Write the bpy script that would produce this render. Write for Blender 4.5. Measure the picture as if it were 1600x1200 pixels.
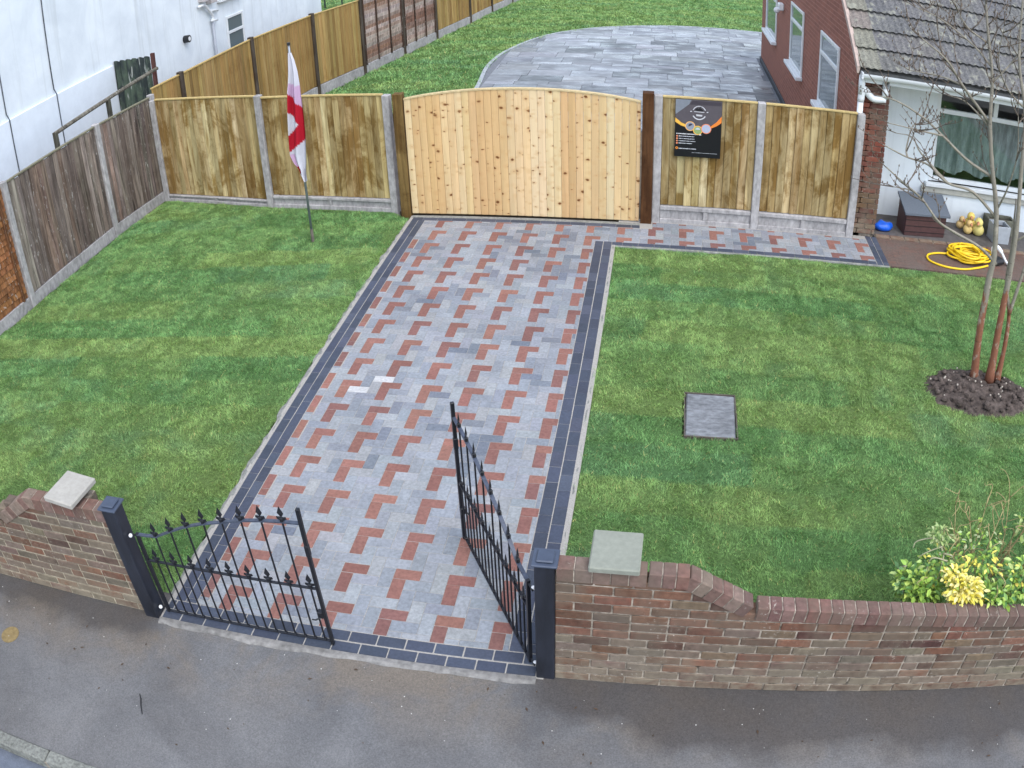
import bpy, bmesh, math, random
import numpy as np
from mathutils import Matrix, Vector

# ------------------------------------------------------------------ camera, sky, sun, exposure
SC = bpy.context.scene
for o in list(bpy.data.objects):
    bpy.data.objects.remove(o)
COL = SC.collection
R = math.radians

cam_d = bpy.data.cameras.new('camera')
cam = bpy.data.objects.new('camera', cam_d)
COL.objects.link(cam)
cam_d.type = 'PANO'                      # slightly barrel-distorted wide lens of the drone
cam_d.panorama_type = 'FISHEYE_LENS_POLYNOMIAL'
cam_d.sensor_fit = 'HORIZONTAL'
cam_d.sensor_width = 36.0
cam_d.sensor_height = 27.0
cam_d.fisheye_fov = math.pi
cam_d.fisheye_polynomial_k0 = 0.0
cam_d.fisheye_polynomial_k1 = -0.032163669574
cam_d.fisheye_polynomial_k2 = -1.69317915e-05
cam_d.fisheye_polynomial_k3 = -1.11073838e-06
cam_d.fisheye_polynomial_k4 = -8.00635572e-08
cam_d.clip_start = 0.05
cam_d.clip_end = 600
_r = Vector((0.985880848, 0.164044097, -0.033592975))
_u = Vector((-0.062530353, 0.546777311, 0.834939834))
_b = Vector((0.155334827, -0.821050611, 0.549315014))
M = Matrix.Identity(4)
for i, v in enumerate((_r, _u, _b)):
    for j in range(3):
        M[j][i] = v[j]
M.translation = Vector((3.319816, -7.072053, 4.533588))
cam.matrix_world = M
SC.camera = cam

SUN_EL, SUN_AZ = 60.0, 148.0            # soft light through cloud; azimuth clockwise from +Y
world = bpy.data.worlds.new('World')
SC.world = world
world.use_nodes = True
wn = world.node_tree
sky = wn.nodes.new('ShaderNodeTexSky')
sky.sky_type = 'NISHITA'
sky.sun_disc = False
sky.sun_elevation = R(SUN_EL)
sky.sun_rotation = R(SUN_AZ)
sky.altitude = 0
sky.air_density = 1.0
sky.dust_density = 1.6
sky.ozone_density = 1.0
hs = wn.nodes.new('ShaderNodeHueSaturation')
hs.inputs['Saturation'].default_value = 0.62     # overcast: the cloud takes most of the blue
bg = wn.nodes['Background']
bg.inputs['Strength'].default_value = 0.15
wn.links.new(sky.outputs[0], hs.inputs['Color'])
wn.links.new(hs.outputs[0], bg.inputs[0])

sun_d = bpy.data.lights.new('sun', 'SUN')
sun_d.energy = 0.6
sun_d.angle = R(60)
sun_d.color = (1.0, 0.99, 0.97)
sun = bpy.data.objects.new('sun', sun_d)
COL.objects.link(sun)
_az, _el = R(SUN_AZ), R(SUN_EL)
_d = Vector((math.sin(_az) * math.cos(_el), math.cos(_az) * math.cos(_el), math.sin(_el)))
sun.rotation_euler = _d.to_track_quat('Z', 'Y').to_euler()
sun.location = (0, 0, 30)

vs = SC.view_settings
vs.view_transform = 'Standard'
vs.look = 'None'
vs.gamma = 1.0
vs.use_curve_mapping = False
vs.exposure = 1.38
SC.render.engine = 'CYCLES'
SC.cycles.use_denoising = True
SC.cycles.max_bounces = 6
SC.cycles.use_adaptive_sampling = True

# ------------------------------------------------------------------ helpers
RND = random.Random(7)
NP = np.random.default_rng(7)


def lin(*c):
    f = lambda x: (x / 255 / 12.92) if x / 255 <= .04045 else ((x / 255 + .055) / 1.055) ** 2.4
    return tuple(f(x) for x in c)


def A(r, g, b, k=0.85):
    """surface colour (linear) from its look in daylight"""
    return tuple(x * k for x in lin(r, g, b))


def tag(o, label=None, cat=None, group=None, kind=None):
    if label:
        o['label'] = label
    if cat:
        o['category'] = cat
    if group:
        o['group'] = group
    if kind:
        o['kind'] = kind
    return o


def empty(name, loc=(0, 0, 0), rz=0, label=None, cat=None, group=None, kind=None):
    o = bpy.data.objects.new(name, None)
    o.empty_display_size = .1
    COL.objects.link(o)
    o.location = loc
    o.rotation_euler = (0, 0, rz)
    return tag(o, label, cat, group, kind)


def link(name, me, parent=None, loc=(0, 0, 0), rot=(0, 0, 0), scale=(1, 1, 1), color=None):
    o = bpy.data.objects.new(name, me)
    COL.objects.link(o)
    o.location = loc
    o.rotation_euler = rot
    o.scale = scale
    if parent is not None:
        o.parent = parent
    if color is not None:
        o.color = (color[0], color[1], color[2], 1)
    return o


def mesh(name, V, F, mat=None, smooth=False):
    me = bpy.data.meshes.new(name)
    me.from_pydata([tuple(v) for v in V], [], F)
    if mat:
        me.materials.append(mat)
    if smooth:
        me.polygons.foreach_set('use_smooth', [True] * len(me.polygons))
    me.update()
    return me


def rmesh(name, V, F, mat=None, smooth=False):
    """mesh with outward normals"""
    bm = bmesh.new()
    vv = [bm.verts.new(v) for v in V]
    for f in F:
        try:
            bm.faces.new([vv[i] for i in f])
        except ValueError:
            pass
    bmesh.ops.recalc_face_normals(bm, faces=bm.faces)
    me = bpy.data.meshes.new(name)
    bm.to_mesh(me)
    bm.free()
    if mat:
        me.materials.append(mat)
    if smooth:
        me.polygons.foreach_set('use_smooth', [True] * len(me.polygons))
    return me


_cb = {}


def cbox_data(lx, ly, lz, b):
    """chamfered box, centred in x,y, from z=0 up: verts, faces"""
    h = (lx / 2, ly / 2, lz / 2)
    V, idx = [], {}
    for sx in (-1, 1):
        for sy in (-1, 1):
            for sz in (-1, 1):
                s = (sx, sy, sz)
                for a in range(3):
                    v = [s[i] * (h[i] if i == a else h[i] - b) for i in range(3)]
                    v[2] += h[2]
                    idx[(s, a)] = len(V)
                    V.append(v)
    F = []
    for a in range(3):
        o1, o2 = (a + 1) % 3, (a + 2) % 3
        for s in (-1, 1):
            q = []
            for t1, t2 in ((-1, -1), (1, -1), (1, 1), (-1, 1)):
                c = [0, 0, 0]
                c[a], c[o1], c[o2] = s, t1, t2
                q.append(idx[(tuple(c), a)])
            F.append(q if s > 0 else q[::-1])
        for t1 in (-1, 1):                      # edges running along axis a
            for t2 in (-1, 1):
                c0, c1 = [0, 0, 0], [0, 0, 0]
                c0[a], c1[a] = -1, 1
                c0[o1] = c1[o1] = t1
                c0[o2] = c1[o2] = t2
                q = [idx[(tuple(c0), o1)], idx[(tuple(c1), o1)], idx[(tuple(c1), o2)], idx[(tuple(c0), o2)]]
                F.append(q if t1 * t2 > 0 else q[::-1])
    for sx in (-1, 1):
        for sy in (-1, 1):
            for sz in (-1, 1):
                s = (sx, sy, sz)
                q = [idx[(s, 0)], idx[(s, 1)], idx[(s, 2)]]
                F.append(q if sx * sy * sz > 0 else q[::-1])
    return V, F


def cbox(lx, ly, lz, b=.004, mat=None):
    k = (round(lx, 3), round(ly, 3), round(lz, 3), b, mat.name if mat else '')
    if k not in _cb:
        V, F = cbox_data(lx, ly, lz, min(b, lx * .4, ly * .4, lz * .4))
        _cb[k] = mesh('piece', V, F, mat)
    return _cb[k]


class MB:
    """collects shapes into one mesh"""
    def __init__(s):
        s.V, s.F = [], []

    def add(s, V, F, mat=None):
        n = len(s.V)
        for v in V:
            s.V.append(tuple(mat @ Vector(v)) if mat else tuple(v))
        s.F += [[i + n for i in f] for f in F]
        return s

    def box(s, x0, x1, y0, y1, z0, z1, b=0.0):
        if b:
            V, F = cbox_data(x1 - x0, y1 - y0, z1 - z0, b)
            return s.add([(v[0] + (x0 + x1) / 2, v[1] + (y0 + y1) / 2, v[2] + z0) for v in V], F)
        V = [(x, y, z) for x in (x0, x1) for y in (y0, y1) for z in (z0, z1)]
        F = [(0, 1, 3, 2), (4, 6, 7, 5), (0, 4, 5, 1), (2, 3, 7, 6), (0, 2, 6, 4), (1, 5, 7, 3)]
        return s.add(V, F)

    def tube(s, pts, rad, n=8, cap=True):
        V, F = tube_data(pts, rad, n, cap)
        return s.add(V, F)

    def sph(s, c, r, n=8, m=6, sq=(1, 1, 1)):
        V, F = [], []
        for i in range(m + 1):
            t = math.pi * i / m
            for j in range(n):
                a = 2 * math.pi * j / n
                V.append((c[0] + r * sq[0] * math.sin(t) * math.cos(a), c[1] + r * sq[1] * math.sin(t) * math.sin(a), c[2] + r * sq[2] * math.cos(t)))
        for i in range(m):
            for j in range(n):
                F.append((i * n + j, (i + 1) * n + j, (i + 1) * n + (j + 1) % n, i * n + (j + 1) % n))
        return s.add(V, F)

    def prism(s, poly, z0, z1):
        n = len(poly)
        V = [(p[0], p[1], z0) for p in poly] + [(p[0], p[1], z1) for p in poly]
        F = [list(range(n))[::-1], list(range(n, 2 * n))] + [(i, (i + 1) % n, n + (i + 1) % n, n + i) for i in range(n)]
        return s.add(V, F)

    def obj(s, name, mat, parent=None, smooth=False, **k):
        return link(name, mesh(name, s.V, s.F, mat, smooth), parent, **k)


def tube_data(pts, rad, n=8, cap=True):
    pts = [Vector(p) for p in pts]
    if not hasattr(rad, '__len__'):
        rad = [rad] * len(pts)
    V, F = [], []
    prev = None
    for i, p in enumerate(pts):
        t = (pts[min(i + 1, len(pts) - 1)] - pts[max(i - 1, 0)])
        if t.length < 1e-9:
            t = Vector((0, 0, 1))
        t.normalize()
        if prev is None:
            a = Vector((0, 0, 1)) if abs(t.z) < .9 else Vector((1, 0, 0))
            u = t.cross(a).normalized()
        else:
            u = (prev - t * prev.dot(t))
            u = u.normalized() if u.length > 1e-6 else t.orthogonal().normalized()
        prev = u
        w = t.cross(u)
        for j in range(n):
            a = 2 * math.pi * j / n
            V.append(tuple(p + (u * math.cos(a) + w * math.sin(a)) * rad[i]))
    for i in range(len(pts) - 1):
        for j in range(n):
            F.append((i * n + j, i * n + (j + 1) % n, (i + 1) * n + (j + 1) % n, (i + 1) * n + j))
    if cap:
        F.append(tuple(range(n))[::-1])
        F.append(tuple(range((len(pts) - 1) * n, len(pts) * n)))
    return V, F


def smooth_path(pts, k=6):
    """Catmull-Rom through the points"""
    P = [np.array(p, float) for p in pts]
    P = [2 * P[0] - P[1]] + P + [2 * P[-1] - P[-2]]
    out = []
    for i in range(1, len(P) - 2):
        for t in np.linspace(0, 1, k, endpoint=False):
            a, b, c, d = P[i - 1], P[i], P[i + 1], P[i + 2]
            out.append(.5 * (2 * b + (c - a) * t + (2 * a - 5 * b + 4 * c - d) * t * t + (3 * b - a - 3 * c + d) * t ** 3))
    out.append(P[-2])
    return out


def jit(c, v=.12, r=RND, hue=.04):
    k = 1 + r.uniform(-v, v)
    return tuple(max(0.004, x * k * (1 + r.uniform(-hue, hue))) for x in c)


# value noise in numpy
def vnoise(x, y, seed=0):
    xi, yi = np.floor(x).astype(np.int64), np.floor(y).astype(np.int64)
    fx, fy = x - xi, y - yi
    fx, fy = fx * fx * (3 - 2 * fx), fy * fy * (3 - 2 * fy)

    def h(a, b):
        n = (a * 374761393 + b * 668265263 + seed * 1442695041) & 0xFFFFFFFF
        n = ((n ^ (n >> 13)) * 1274126177) & 0xFFFFFFFF
        return ((n ^ (n >> 16)) & 0xFFFF) / 65535.0
    return (h(xi, yi) * (1 - fx) + h(xi + 1, yi) * fx) * (1 - fy) + (h(xi, yi + 1) * (1 - fx) + h(xi + 1, yi + 1) * fx) * fy


def hash2(a, b, seed=0):
    n = (a.astype(np.int64) * 73856093 ^ b.astype(np.int64) * 19349663 ^ (seed * 83492791)) & 0xFFFFFFFF
    n = ((n ^ (n >> 15)) * 2246822519) & 0xFFFFFFFF
    n = ((n ^ (n >> 13)) * 3266489917) & 0xFFFFFFFF
    return ((n ^ (n >> 16)) & 0xFFFF) / 65535.0


# ------------------------------------------------------------------ materials
class NT:
    def __init__(s, name):
        s.m = bpy.data.materials.new(name)
        s.m.use_nodes = True
        s.t = s.m.node_tree
        s.b = s.t.nodes['Principled BSDF']

    def n(s, ty, **k):
        x = s.t.nodes.new('ShaderNode' + ty)
        for a, v in k.items():
            if a.startswith('i_'):
                key = a[2:].replace('_', ' ')
                x.inputs[int(key) if key.isdigit() else key].default_value = v
            else:
                setattr(x, a, v)
        return x

    def l(s, a, b):
        s.t.links.new(a, b)

    def pos(s, scale=(1, 1, 1), rnd=0.0, obj=False):
        """world position scaled, optionally shifted at random per object"""
        if obj:
            g = s.n('TexCoord').outputs['Object']
        else:
            g = s.n('NewGeometry').outputs['Position']
        mp = s.n('VectorMath', operation='MULTIPLY')
        s.l(g, mp.inputs[0])
        mp.inputs[1].default_value = scale
        out = mp.outputs[0]
        if rnd:
            oi = s.n('ObjectInfo')
            ml = s.n('VectorMath', operation='SCALE')
            ml.inputs[0].default_value = (rnd, rnd * 1.7, rnd * .6)
            s.l(oi.outputs['Random'], ml.inputs['Scale'])
            ad = s.n('VectorMath', operation='ADD')
            s.l(out, ad.inputs[0])
            s.l(ml.outputs[0], ad.inputs[1])
            out = ad.outputs[0]
        return out

    def noise(s, vec, scale=5.0, detail=4.0, rough=.55, dist=0.0):
        x = s.n('TexNoise')
        s.l(vec, x.inputs['Vector'])
        x.inputs['Scale'].default_value = scale
        x.inputs['Detail'].default_value = detail
        x.inputs['Roughness'].default_value = rough
        x.inputs['Distortion'].default_value = dist
        return x.outputs['Fac']

    def ramp(s, fac, stops):
        x = s.n('ValToRGB')
        e = x.color_ramp.elements
        while len(e) < len(stops):
            e.new(.5)
        for k, (p, c) in enumerate(stops):
            e[k].position = p
            e[k].color = (c, c, c, 1) if not hasattr(c, '__len__') else (c[0], c[1], c[2], 1)
        s.l(fac, x.inputs[0])
        return x.outputs[0]

    def mix(s, fac, a, b, mode='MIX'):
        x = s.n('MixRGB', blend_type=mode)
        for k, v in ((0, fac), (1, a), (2, b)):
            if hasattr(v, 'is_linked'):
                s.l(v, x.inputs[k])
            elif hasattr(v, '__len__'):
                x.inputs[k].default_value = (v[0], v[1], v[2], 1)
            else:
                x.inputs[k].default_value = v if k == 0 else (v, v, v, 1)
        return x.outputs[0]

    def math(s, op, a, b=0.0, clamp=False):
        x = s.n('Math', operation=op, use_clamp=clamp)
        for k, v in ((0, a), (1, b)):
            if hasattr(v, 'is_linked'):
                s.l(v, x.inputs[k])
            else:
                x.inputs[k].default_value = v
        return x.outputs[0]

    def objcol(s):
        return s.n('ObjectInfo').outputs['Color']

    def attr(s, name='Col'):
        return s.n('Attribute', attribute_name=name).outputs['Color']

    def bump(s, h, strength=.3, dist=.01):
        x = s.n('Bump')
        x.inputs['Strength'].default_value = strength
        x.inputs['Distance'].default_value = dist
        s.l(h, x.inputs['Height'])
        s.l(x.outputs[0], s.b.inputs['Normal'])

    def done(s, col, rough=.75, spec=.3, metal=0.0):
        for k, v in (('Base Color', col), ('Roughness', rough), ('Specular IOR Level', spec), ('Metallic', metal)):
            if hasattr(v, 'is_linked'):
                s.l(v, s.b.inputs[k])
            elif hasattr(v, '__len__'):
                s.b.inputs[k].default_value = (v[0], v[1], v[2], 1)
            else:
                s.b.inputs[k].default_value = v
        return s.m


def plain(name, col, var=.12, scale=12, rough=.7, spec=.3, bump=.15, bscale=80, src=None, rnd=0.0, big=0.0, metal=0.0, stretch=(1, 1, 1), bdist=.004, film=0.0):
    """a colour with mottling and fine relief; src: None | 'obj' | 'attr'"""
    t = NT(name)
    c = t.objcol() if src == 'obj' else t.attr() if src == 'attr' else col
    v = t.pos(stretch, rnd)
    f = t.ramp(t.noise(v, scale, 5, .6), [(.28, 1 - var * 1.6), (.72, 1 + var * 1.2)])
    c = t.mix(1.0, c, f, 'MULTIPLY')
    if big:
        f2 = t.ramp(t.noise(v, scale * .13, 3, .5), [(.3, 1 - big), (.7, 1 + big * .6)])
        c = t.mix(1.0, c, f2, 'MULTIPLY')
    if film:
        w = t.pos()
        f3 = t.ramp(t.noise(w, 1.3, 6, .65, .6), [(.32, 1 - film), (.68, 1 + film * .7)])
        c = t.mix(1.0, c, f3, 'MULTIPLY')
    if bump:
        t.bump(t.noise(v, bscale, 4, .65), bump, bdist)
    return t.done(c, rough, spec, metal)


MT = {}
MT['paver'] = plain('paver_concrete', None, .15, 38, .8, .25, .25, 220, 'obj', 9.0, .07, film=.12)
MT['paver_attr'] = plain('paver_concrete_far', None, .15, 38, .8, .25, .25, 220, 'attr', 0, .07, film=.12)
MT['border'] = plain('charcoal_block', None, .12, 50, .62, .35, .2, 200, 'obj', 9.0, .1)
MT['sand'] = plain('jointing_sand', A(196, 192, 184, .62), .15, 90, .95, .1, .3, 300)
MT['haunch'] = plain('haunch_concrete', A(170, 171, 165, .60), .22, 25, .9, .2, .6, 70, big=.15, bdist=.01)
MT['concrete'] = plain('cast_concrete', A(178, 175, 174), .22, 22, .88, .2, .4, 90, rnd=5.0, big=.2, stretch=(1, 1, .5))
MT['slab_cap'] = plain('cap_concrete', None, .07, 30, .85, .2, .3, 120, 'obj', 4.0, .08)


def m_brick():
    t = NT('clay_brick')
    v = t.pos((1, 1, 1), 6.0)
    c = t.mix(1.0, t.objcol(), t.ramp(t.noise(v, 26, 5, .6), [(.28, .68), (.72, 1.24)]), 'MULTIPLY')
    w = t.pos()
    dirt = t.ramp(t.noise(w, 4.2, 5, .62, .4), [(.40, 0), (.66, .68)])
    c = t.mix(dirt, c, A(132, 120, 105, .6))
    sep = t.n('SeparateXYZ')
    t.l(w, sep.inputs[0])
    low = t.ramp(t.math('ADD', sep.outputs[2], t.math('MULTIPLY', t.noise(w, 3.5, 5, .65), .5)), [(.30, 1), (.62, 0)])
    c = t.mix(t.math('MULTIPLY', low, t.ramp(t.noise(w, 9, 5, .65, .4), [(.35, .15), (.62, .85)])), c, A(164, 152, 132, .62))
    lime = t.math('MULTIPLY', t.ramp(t.noise(w, 42, 4, .6), [(.60, 0), (.68, 1)]), t.ramp(t.noise(w, 3.0, 3, .5), [(.5, 0), (.66, 1)]))
    c = t.mix(t.math('MULTIPLY', lime, .6), c, A(196, 188, 174))
    t.bump(t.noise(v, 120, 4, .65), .5, .004)
    return t.done(c, .88, .2)


MT['brick'] = m_brick()
MT['mortar'] = plain('mortar', A(186, 174, 158, .66), .55, 16, .95, .1, .6, 120, big=.2)
MT['upvc'] = plain('white_upvc', A(236, 240, 242), .03, 6, .38, .45, 0)
MT['blackpaint'] = plain('black_gate_paint', A(22, 24, 30, 1), .2, 30, .38, .5, .15, 120)
MT['blackwood'] = plain('black_painted_timber', A(36, 40, 50, 1), .35, 9, .45, .5, .35, 40, stretch=(1, 1, .3), big=.3)


def m_render():
    t = NT('white_render')
    v = t.pos()
    c = t.mix(t.ramp(t.noise(v, 1.1, 6, .65, .4), [(.35, 0), (.7, 1)]), A(236, 243, 247, .92), A(216, 224, 230, .92))
    st = t.ramp(t.noise(t.pos((2.2, 2.2, .12)), 3.0, 5, .6), [(.54, 0), (.72, .35)])
    c = t.mix(st, c, A(186, 192, 192, .9))
    t.bump(t.noise(v, 70, 5, .7), .4, .005)
    return t.done(c, .82, .2)


MT['render'] = m_render()
MT['capping'] = plain('capping_timber', None, .12, 20, .75, .2, .2, 90, 'obj', 3.0)
MT['yellow'] = plain('yellow_hose', A(250, 208, 30), .06, 20, .4, .45, 0)
MT['blue'] = plain('blue_plastic', A(25, 100, 225), .12, 12, .4, .5, .3, 14)
MT['black'] = plain('black_plastic', A(28, 30, 33), .1, 12, .45, .5, 0)
MT['white'] = plain('white_plastic', A(238, 240, 242), .03, 12, .4, .5, 0)
MT['objpaint'] = plain('painted_surface', None, .06, 20, .5, .35, .05, 60, 'obj', 3.0)
MT['metal'] = plain('galvanised_metal', A(150, 158, 168), .12, 18, .4, .6, 0, metal=.6)
MT['soil'] = plain('dark_soil', A(98, 88, 82), .45, 14, .95, .15, .9, 60, big=.25, bdist=.02)


def wood(name, src='obj', stain=.5, grain=.22, stain_col=(.42, .33, .22), thr=(.46, .62), rough=.8, fine=26, knots=0.0, sscale=1.0, bump=.35, specks=0.0):
    t = NT(name)
    base = t.objcol()
    v = t.pos((1, 1, .06), 13.0)
    g = t.ramp(t.noise(v, fine, 6, .65, .6), [(.3, 1 - grain * 1.5), (.7, 1 + grain)])
    c = t.mix(1.0, base, g, 'MULTIPLY')
    if stain:
        v2 = t.pos((3.2 * sscale, 3.2 * sscale, .7 * sscale), 6.0)
        m = t.ramp(t.noise(v2, 1.6, 6, .62, .8), [(thr[0] + .03, 0), (thr[1] + .03, 1)])
        v5 = t.pos((1.5, 1.5, 1.1), .35)
        m5 = t.ramp(t.noise(v5, 1.3, 7, .7, .5), [(thr[0] + .02, 0), (thr[1] - .02, 1)])
        m = t.math('MAXIMUM', t.math('MULTIPLY', m, .7), m5)
        v3 = t.pos((1, 1, .05), 31.0)
        n3 = t.ramp(t.noise(v3, 11, 3, .5), [(.42, 0), (.62, 1)])
        m = t.math('ADD', t.math('MULTIPLY', m, stain), t.math('MULTIPLY', n3, stain * .45), True)
        dark = t.mix(1.0, c, stain_col, 'MULTIPLY')
        c = t.mix(m, c, dark)
    if specks:
        sv = t.pos((1, 1, .35), 4.0)
        sm = t.math('MULTIPLY', t.ramp(t.noise(sv, 34, 4, .6), [(.60, 0), (.66, 1)]), t.ramp(t.noise(sv, 2.4, 3, .5), [(.42, 0), (.6, 1)]))
        c = t.mix(t.math('MULTIPLY', sm, specks), c, A(198, 194, 188, .8))
    if knots:
        v4 = t.pos((1, 1, 1), 7.0)
        nz = t.n('TexNoise')
        nz.inputs['Scale'].default_value = 16
        t.l(v4, nz.inputs['Vector'])
        sc_ = t.n('VectorMath', operation='SCALE')
        sc_.inputs['Scale'].default_value = .035
        t.l(nz.outputs['Color'], sc_.inputs[0])
        ad_ = t.n('VectorMath', operation='ADD')
        t.l(v4, ad_.inputs[0])
        t.l(sc_.outputs[0], ad_.inputs[1])
        v4 = ad_.outputs[0]
        for sc, th, st, gt in ((5.6, .15, (1.0, 1.0, 1.5), .74), (8.5, .15, (1.0, 1.0, 2.0), .5)):
            mp = t.n('VectorMath', operation='MULTIPLY')
            t.l(v4, mp.inputs[0])
            mp.inputs[1].default_value = st
            vo = t.n('TexVoronoi', feature='F1')
            vo.inputs['Scale'].default_value = sc
            t.l(mp.outputs[0], vo.inputs['Vector'])
            sp = t.n('SeparateColor')
            t.l(vo.outputs['Color'], sp.inputs[0])
            on = t.ramp(sp.outputs[0], [(gt - .01, 1), (gt, 0)])
            k = t.math('MULTIPLY', t.ramp(vo.outputs['Distance'], [(th * .6, 1), (th * 1.2, 0)]), on)
            halo = t.math('MULTIPLY', t.ramp(vo.outputs['Distance'], [(th, .4), (th * 3.0, 0)]), on)
            c = t.mix(halo, c, (.52, .29, .12))
            c = t.mix(t.math('MULTIPLY', k, knots), c, (.15, .055, .015))
    t.bump(t.noise(v, fine * 1.5, 5, .6), bump, .004)
    return t.done(c, rough, .2)


MT['treated'] = wood('treated_timber', stain=.85, thr=(.44, .60), stain_col=(.44, .34, .2), grain=.24)
MT['golden'] = wood('golden_timber', stain=.4, thr=(.5, .66), stain_col=(.55, .42, .25), grain=.16)
MT['weathered'] = wood('weathered_timber', stain=.5, thr=(.44, .62), stain_col=(.55, .5, .48), grain=.5, fine=22, specks=.7)
MT['pine'] = wood('new_pine', stain=0, grain=.09, knots=1.0, fine=14, rough=.6, bump=.15)
MT['posttimber'] = wood('post_timber', stain=.7, thr=(.42, .58), stain_col=(.5, .42, .32), grain=.3)


def m_pavement():
    t = NT('tarmac_pavement')
    v = t.pos()
    n1 = t.noise(v, 1.2, 8, .68, .5)
    c = t.mix(t.ramp(n1, [(.35, 0), (.65, 1)]), A(119, 119, 120, .58), A(145, 145, 145, .58))
    n2 = t.noise(v, 1.7, 5, .65, .5)                       # brownish silt left near the works
    sep = t.n('SeparateXYZ')
    t.l(t.n('NewGeometry').outputs['Position'], sep.inputs[0])
    yy = t.math('ADD', sep.outputs[1], 4.05)
    nearwall = t.ramp(t.math('ADD', t.math('MULTIPLY', yy, 1.0), .5), [(.2, 0), (.75, 1)])
    silt = t.math('MULTIPLY', t.ramp(n2, [(.4, 0), (.6, 1)]), t.math('ADD', t.math('MULTIPLY', nearwall, .8), .08))
    c = t.mix(silt, c, A(146, 135, 121, .58))
    # wet margin soaking out from the foot of the walls
    wv = t.noise(v, 2.3, 4, .6)
    edge = t.math('ADD', t.math('MULTIPLY', yy, 1.0), t.math('MULTIPLY', wv, .5))
    xside = t.math('ADD', t.math('ABSOLUTE', t.math('SUBTRACT', sep.outputs[0], 1.35)), -1.25)
    side = t.ramp(t.math('MULTIPLY', xside, 1.6), [(0, 0), (.35, 1)])
    edge = t.math('ADD', edge, t.ramp(t.math('MULTIPLY', sep.outputs[0], .2), [(.55, 0), (.75, .26)]))
    wet = t.math('MULTIPLY', t.ramp(edge, [(.34, 0), (.50, 1)]), side)
    c = t.mix(t.math('MULTIPLY', wet, .8), c, A(92, 88, 86, .60))
    f = t.ramp(t.noise(v, 95, 4, .75), [(.3, .62), (.75, 1.36)])
    c = t.mix(1.0, c, f, 'MULTIPLY')
    vo = t.n('TexVoronoi', feature='F1')
    vo.inputs['Scale'].default_value = 55
    t.l(v, vo.inputs['Vector'])
    sp = t.ramp(vo.outputs['Distance'], [(.10, 1), (.2, 0)])
    gate = t.ramp(t.noise(v, 17, 2, .5), [(.55, 0), (.62, 1)])
    c = t.mix(t.math('MULTIPLY', t.math('MULTIPLY', sp, gate), .22), c, A(196, 194, 190, .62))
    t.bump(t.noise(v, 160, 4, .7), .45, .006)
    rough = t.ramp(t.noise(v, 1.1, 4, .6), [(.35, .42), (.65, .8)])
    return t.done(c, rough, .35)


MT['pavement'] = m_pavement()
MT['road'] = plain('wet_road_tarmac', A(124, 132, 146, .6), .2, 120, .3, .5, .35, 150, big=.2)
MT['kerb'] = plain('kerb_concrete', A(158, 160, 152, .62), .28, 40, .9, .2, .7, 90, big=.15, bdist=.01)
MT['earth'] = plain('bare_earth', A(110, 100, 88), .3, 3, .95, .1, .5, 12, big=.2)


def m_housebrick():
    t = NT('house_brickwork')
    co = t.n('NewGeometry').outputs['Position']
    sep = t.n('SeparateXYZ')
    t.l(co, sep.inputs[0])
    cb = t.n('CombineXYZ')
    t.l(t.math('ADD', sep.outputs[1], sep.outputs[0]), cb.inputs[0])
    t.l(sep.outputs[2], cb.inputs[1])
    br = t.n('TexBrick')
    t.l(cb.outputs[0], br.inputs['Vector'])
    br.inputs['Scale'].default_value = 1.0
    br.inputs['Brick Width'].default_value = .225
    br.inputs['Row Height'].default_value = .075
    br.inputs['Mortar Size'].default_value = .006
    br.inputs['Mortar Smooth'].default_value = .2
    br.inputs['Bias'].default_value = 0
    br.inputs['Color1'].default_value = (*A(146, 96, 82, 1.12), 1)
    br.inputs['Color2'].default_value = (*A(130, 86, 75, 1.12), 1)
    br.inputs['Mortar'].default_value = (*A(164, 122, 106, 1.1), 1)
    f = t.ramp(t.noise(co, 20, 4, .6), [(.3, .82), (.7, 1.14)])
    c = t.mix(1.0, br.outputs['Color'], f, 'MULTIPLY')
    t.bump(br.outputs['Fac'], -.5, .006)
    return t.done(c, .85, .2)


MT['housebrick'] = m_housebrick()


def m_oldpaving():
    t = NT('old_red_paving')
    co = t.pos()
    br = t.n('TexBrick')
    t.l(co, br.inputs['Vector'])
    br.inputs['Scale'].default_value = 1.0
    br.inputs['Brick Width'].default_value = .21
    br.inputs['Row Height'].default_value = .105
    br.inputs['Mortar Size'].default_value = .006
    br.inputs['Color1'].default_value = (*A(136, 102, 90, .65), 1)
    br.inputs['Color2'].default_value = (*A(122, 98, 88, .65), 1)
    br.inputs['Mortar'].default_value = (*A(104, 94, 86, .65), 1)
    f = t.ramp(t.noise(co, 2.6, 5, .6), [(.35, 0), (.65, 1)])
    c = t.mix(f, br.outputs['Color'], A(124, 110, 102, .65))
    f = t.ramp(t.noise(co, 40, 4, .6), [(.3, .8), (.7, 1.15)])
    c = t.mix(1.0, c, f, 'MULTIPLY')
    t.bump(br.outputs['Fac'], -.4, .004)
    return t.done(c, .75, .3)


MT['oldpaving'] = m_oldpaving()


def m_patio():
    t = NT('wet_sandstone_slab')
    v = t.pos((1, 1.8, 1), 8.0)
    n = t.noise(v, 2.2, 6, .6, .7)
    c = t.mix(1.0, t.objcol(), t.ramp(n, [(.3, .72), (.7, 1.25)]), 'MULTIPLY')
    t.bump(t.noise(v, 5.0, 5, .6), .35, .02)
    rough = t.ramp(t.noise(v, 1.6, 4, .6), [(.38, .22), (.6, .6)])
    return t.done(c, rough, .55)


MT['patio'] = m_patio()


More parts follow.
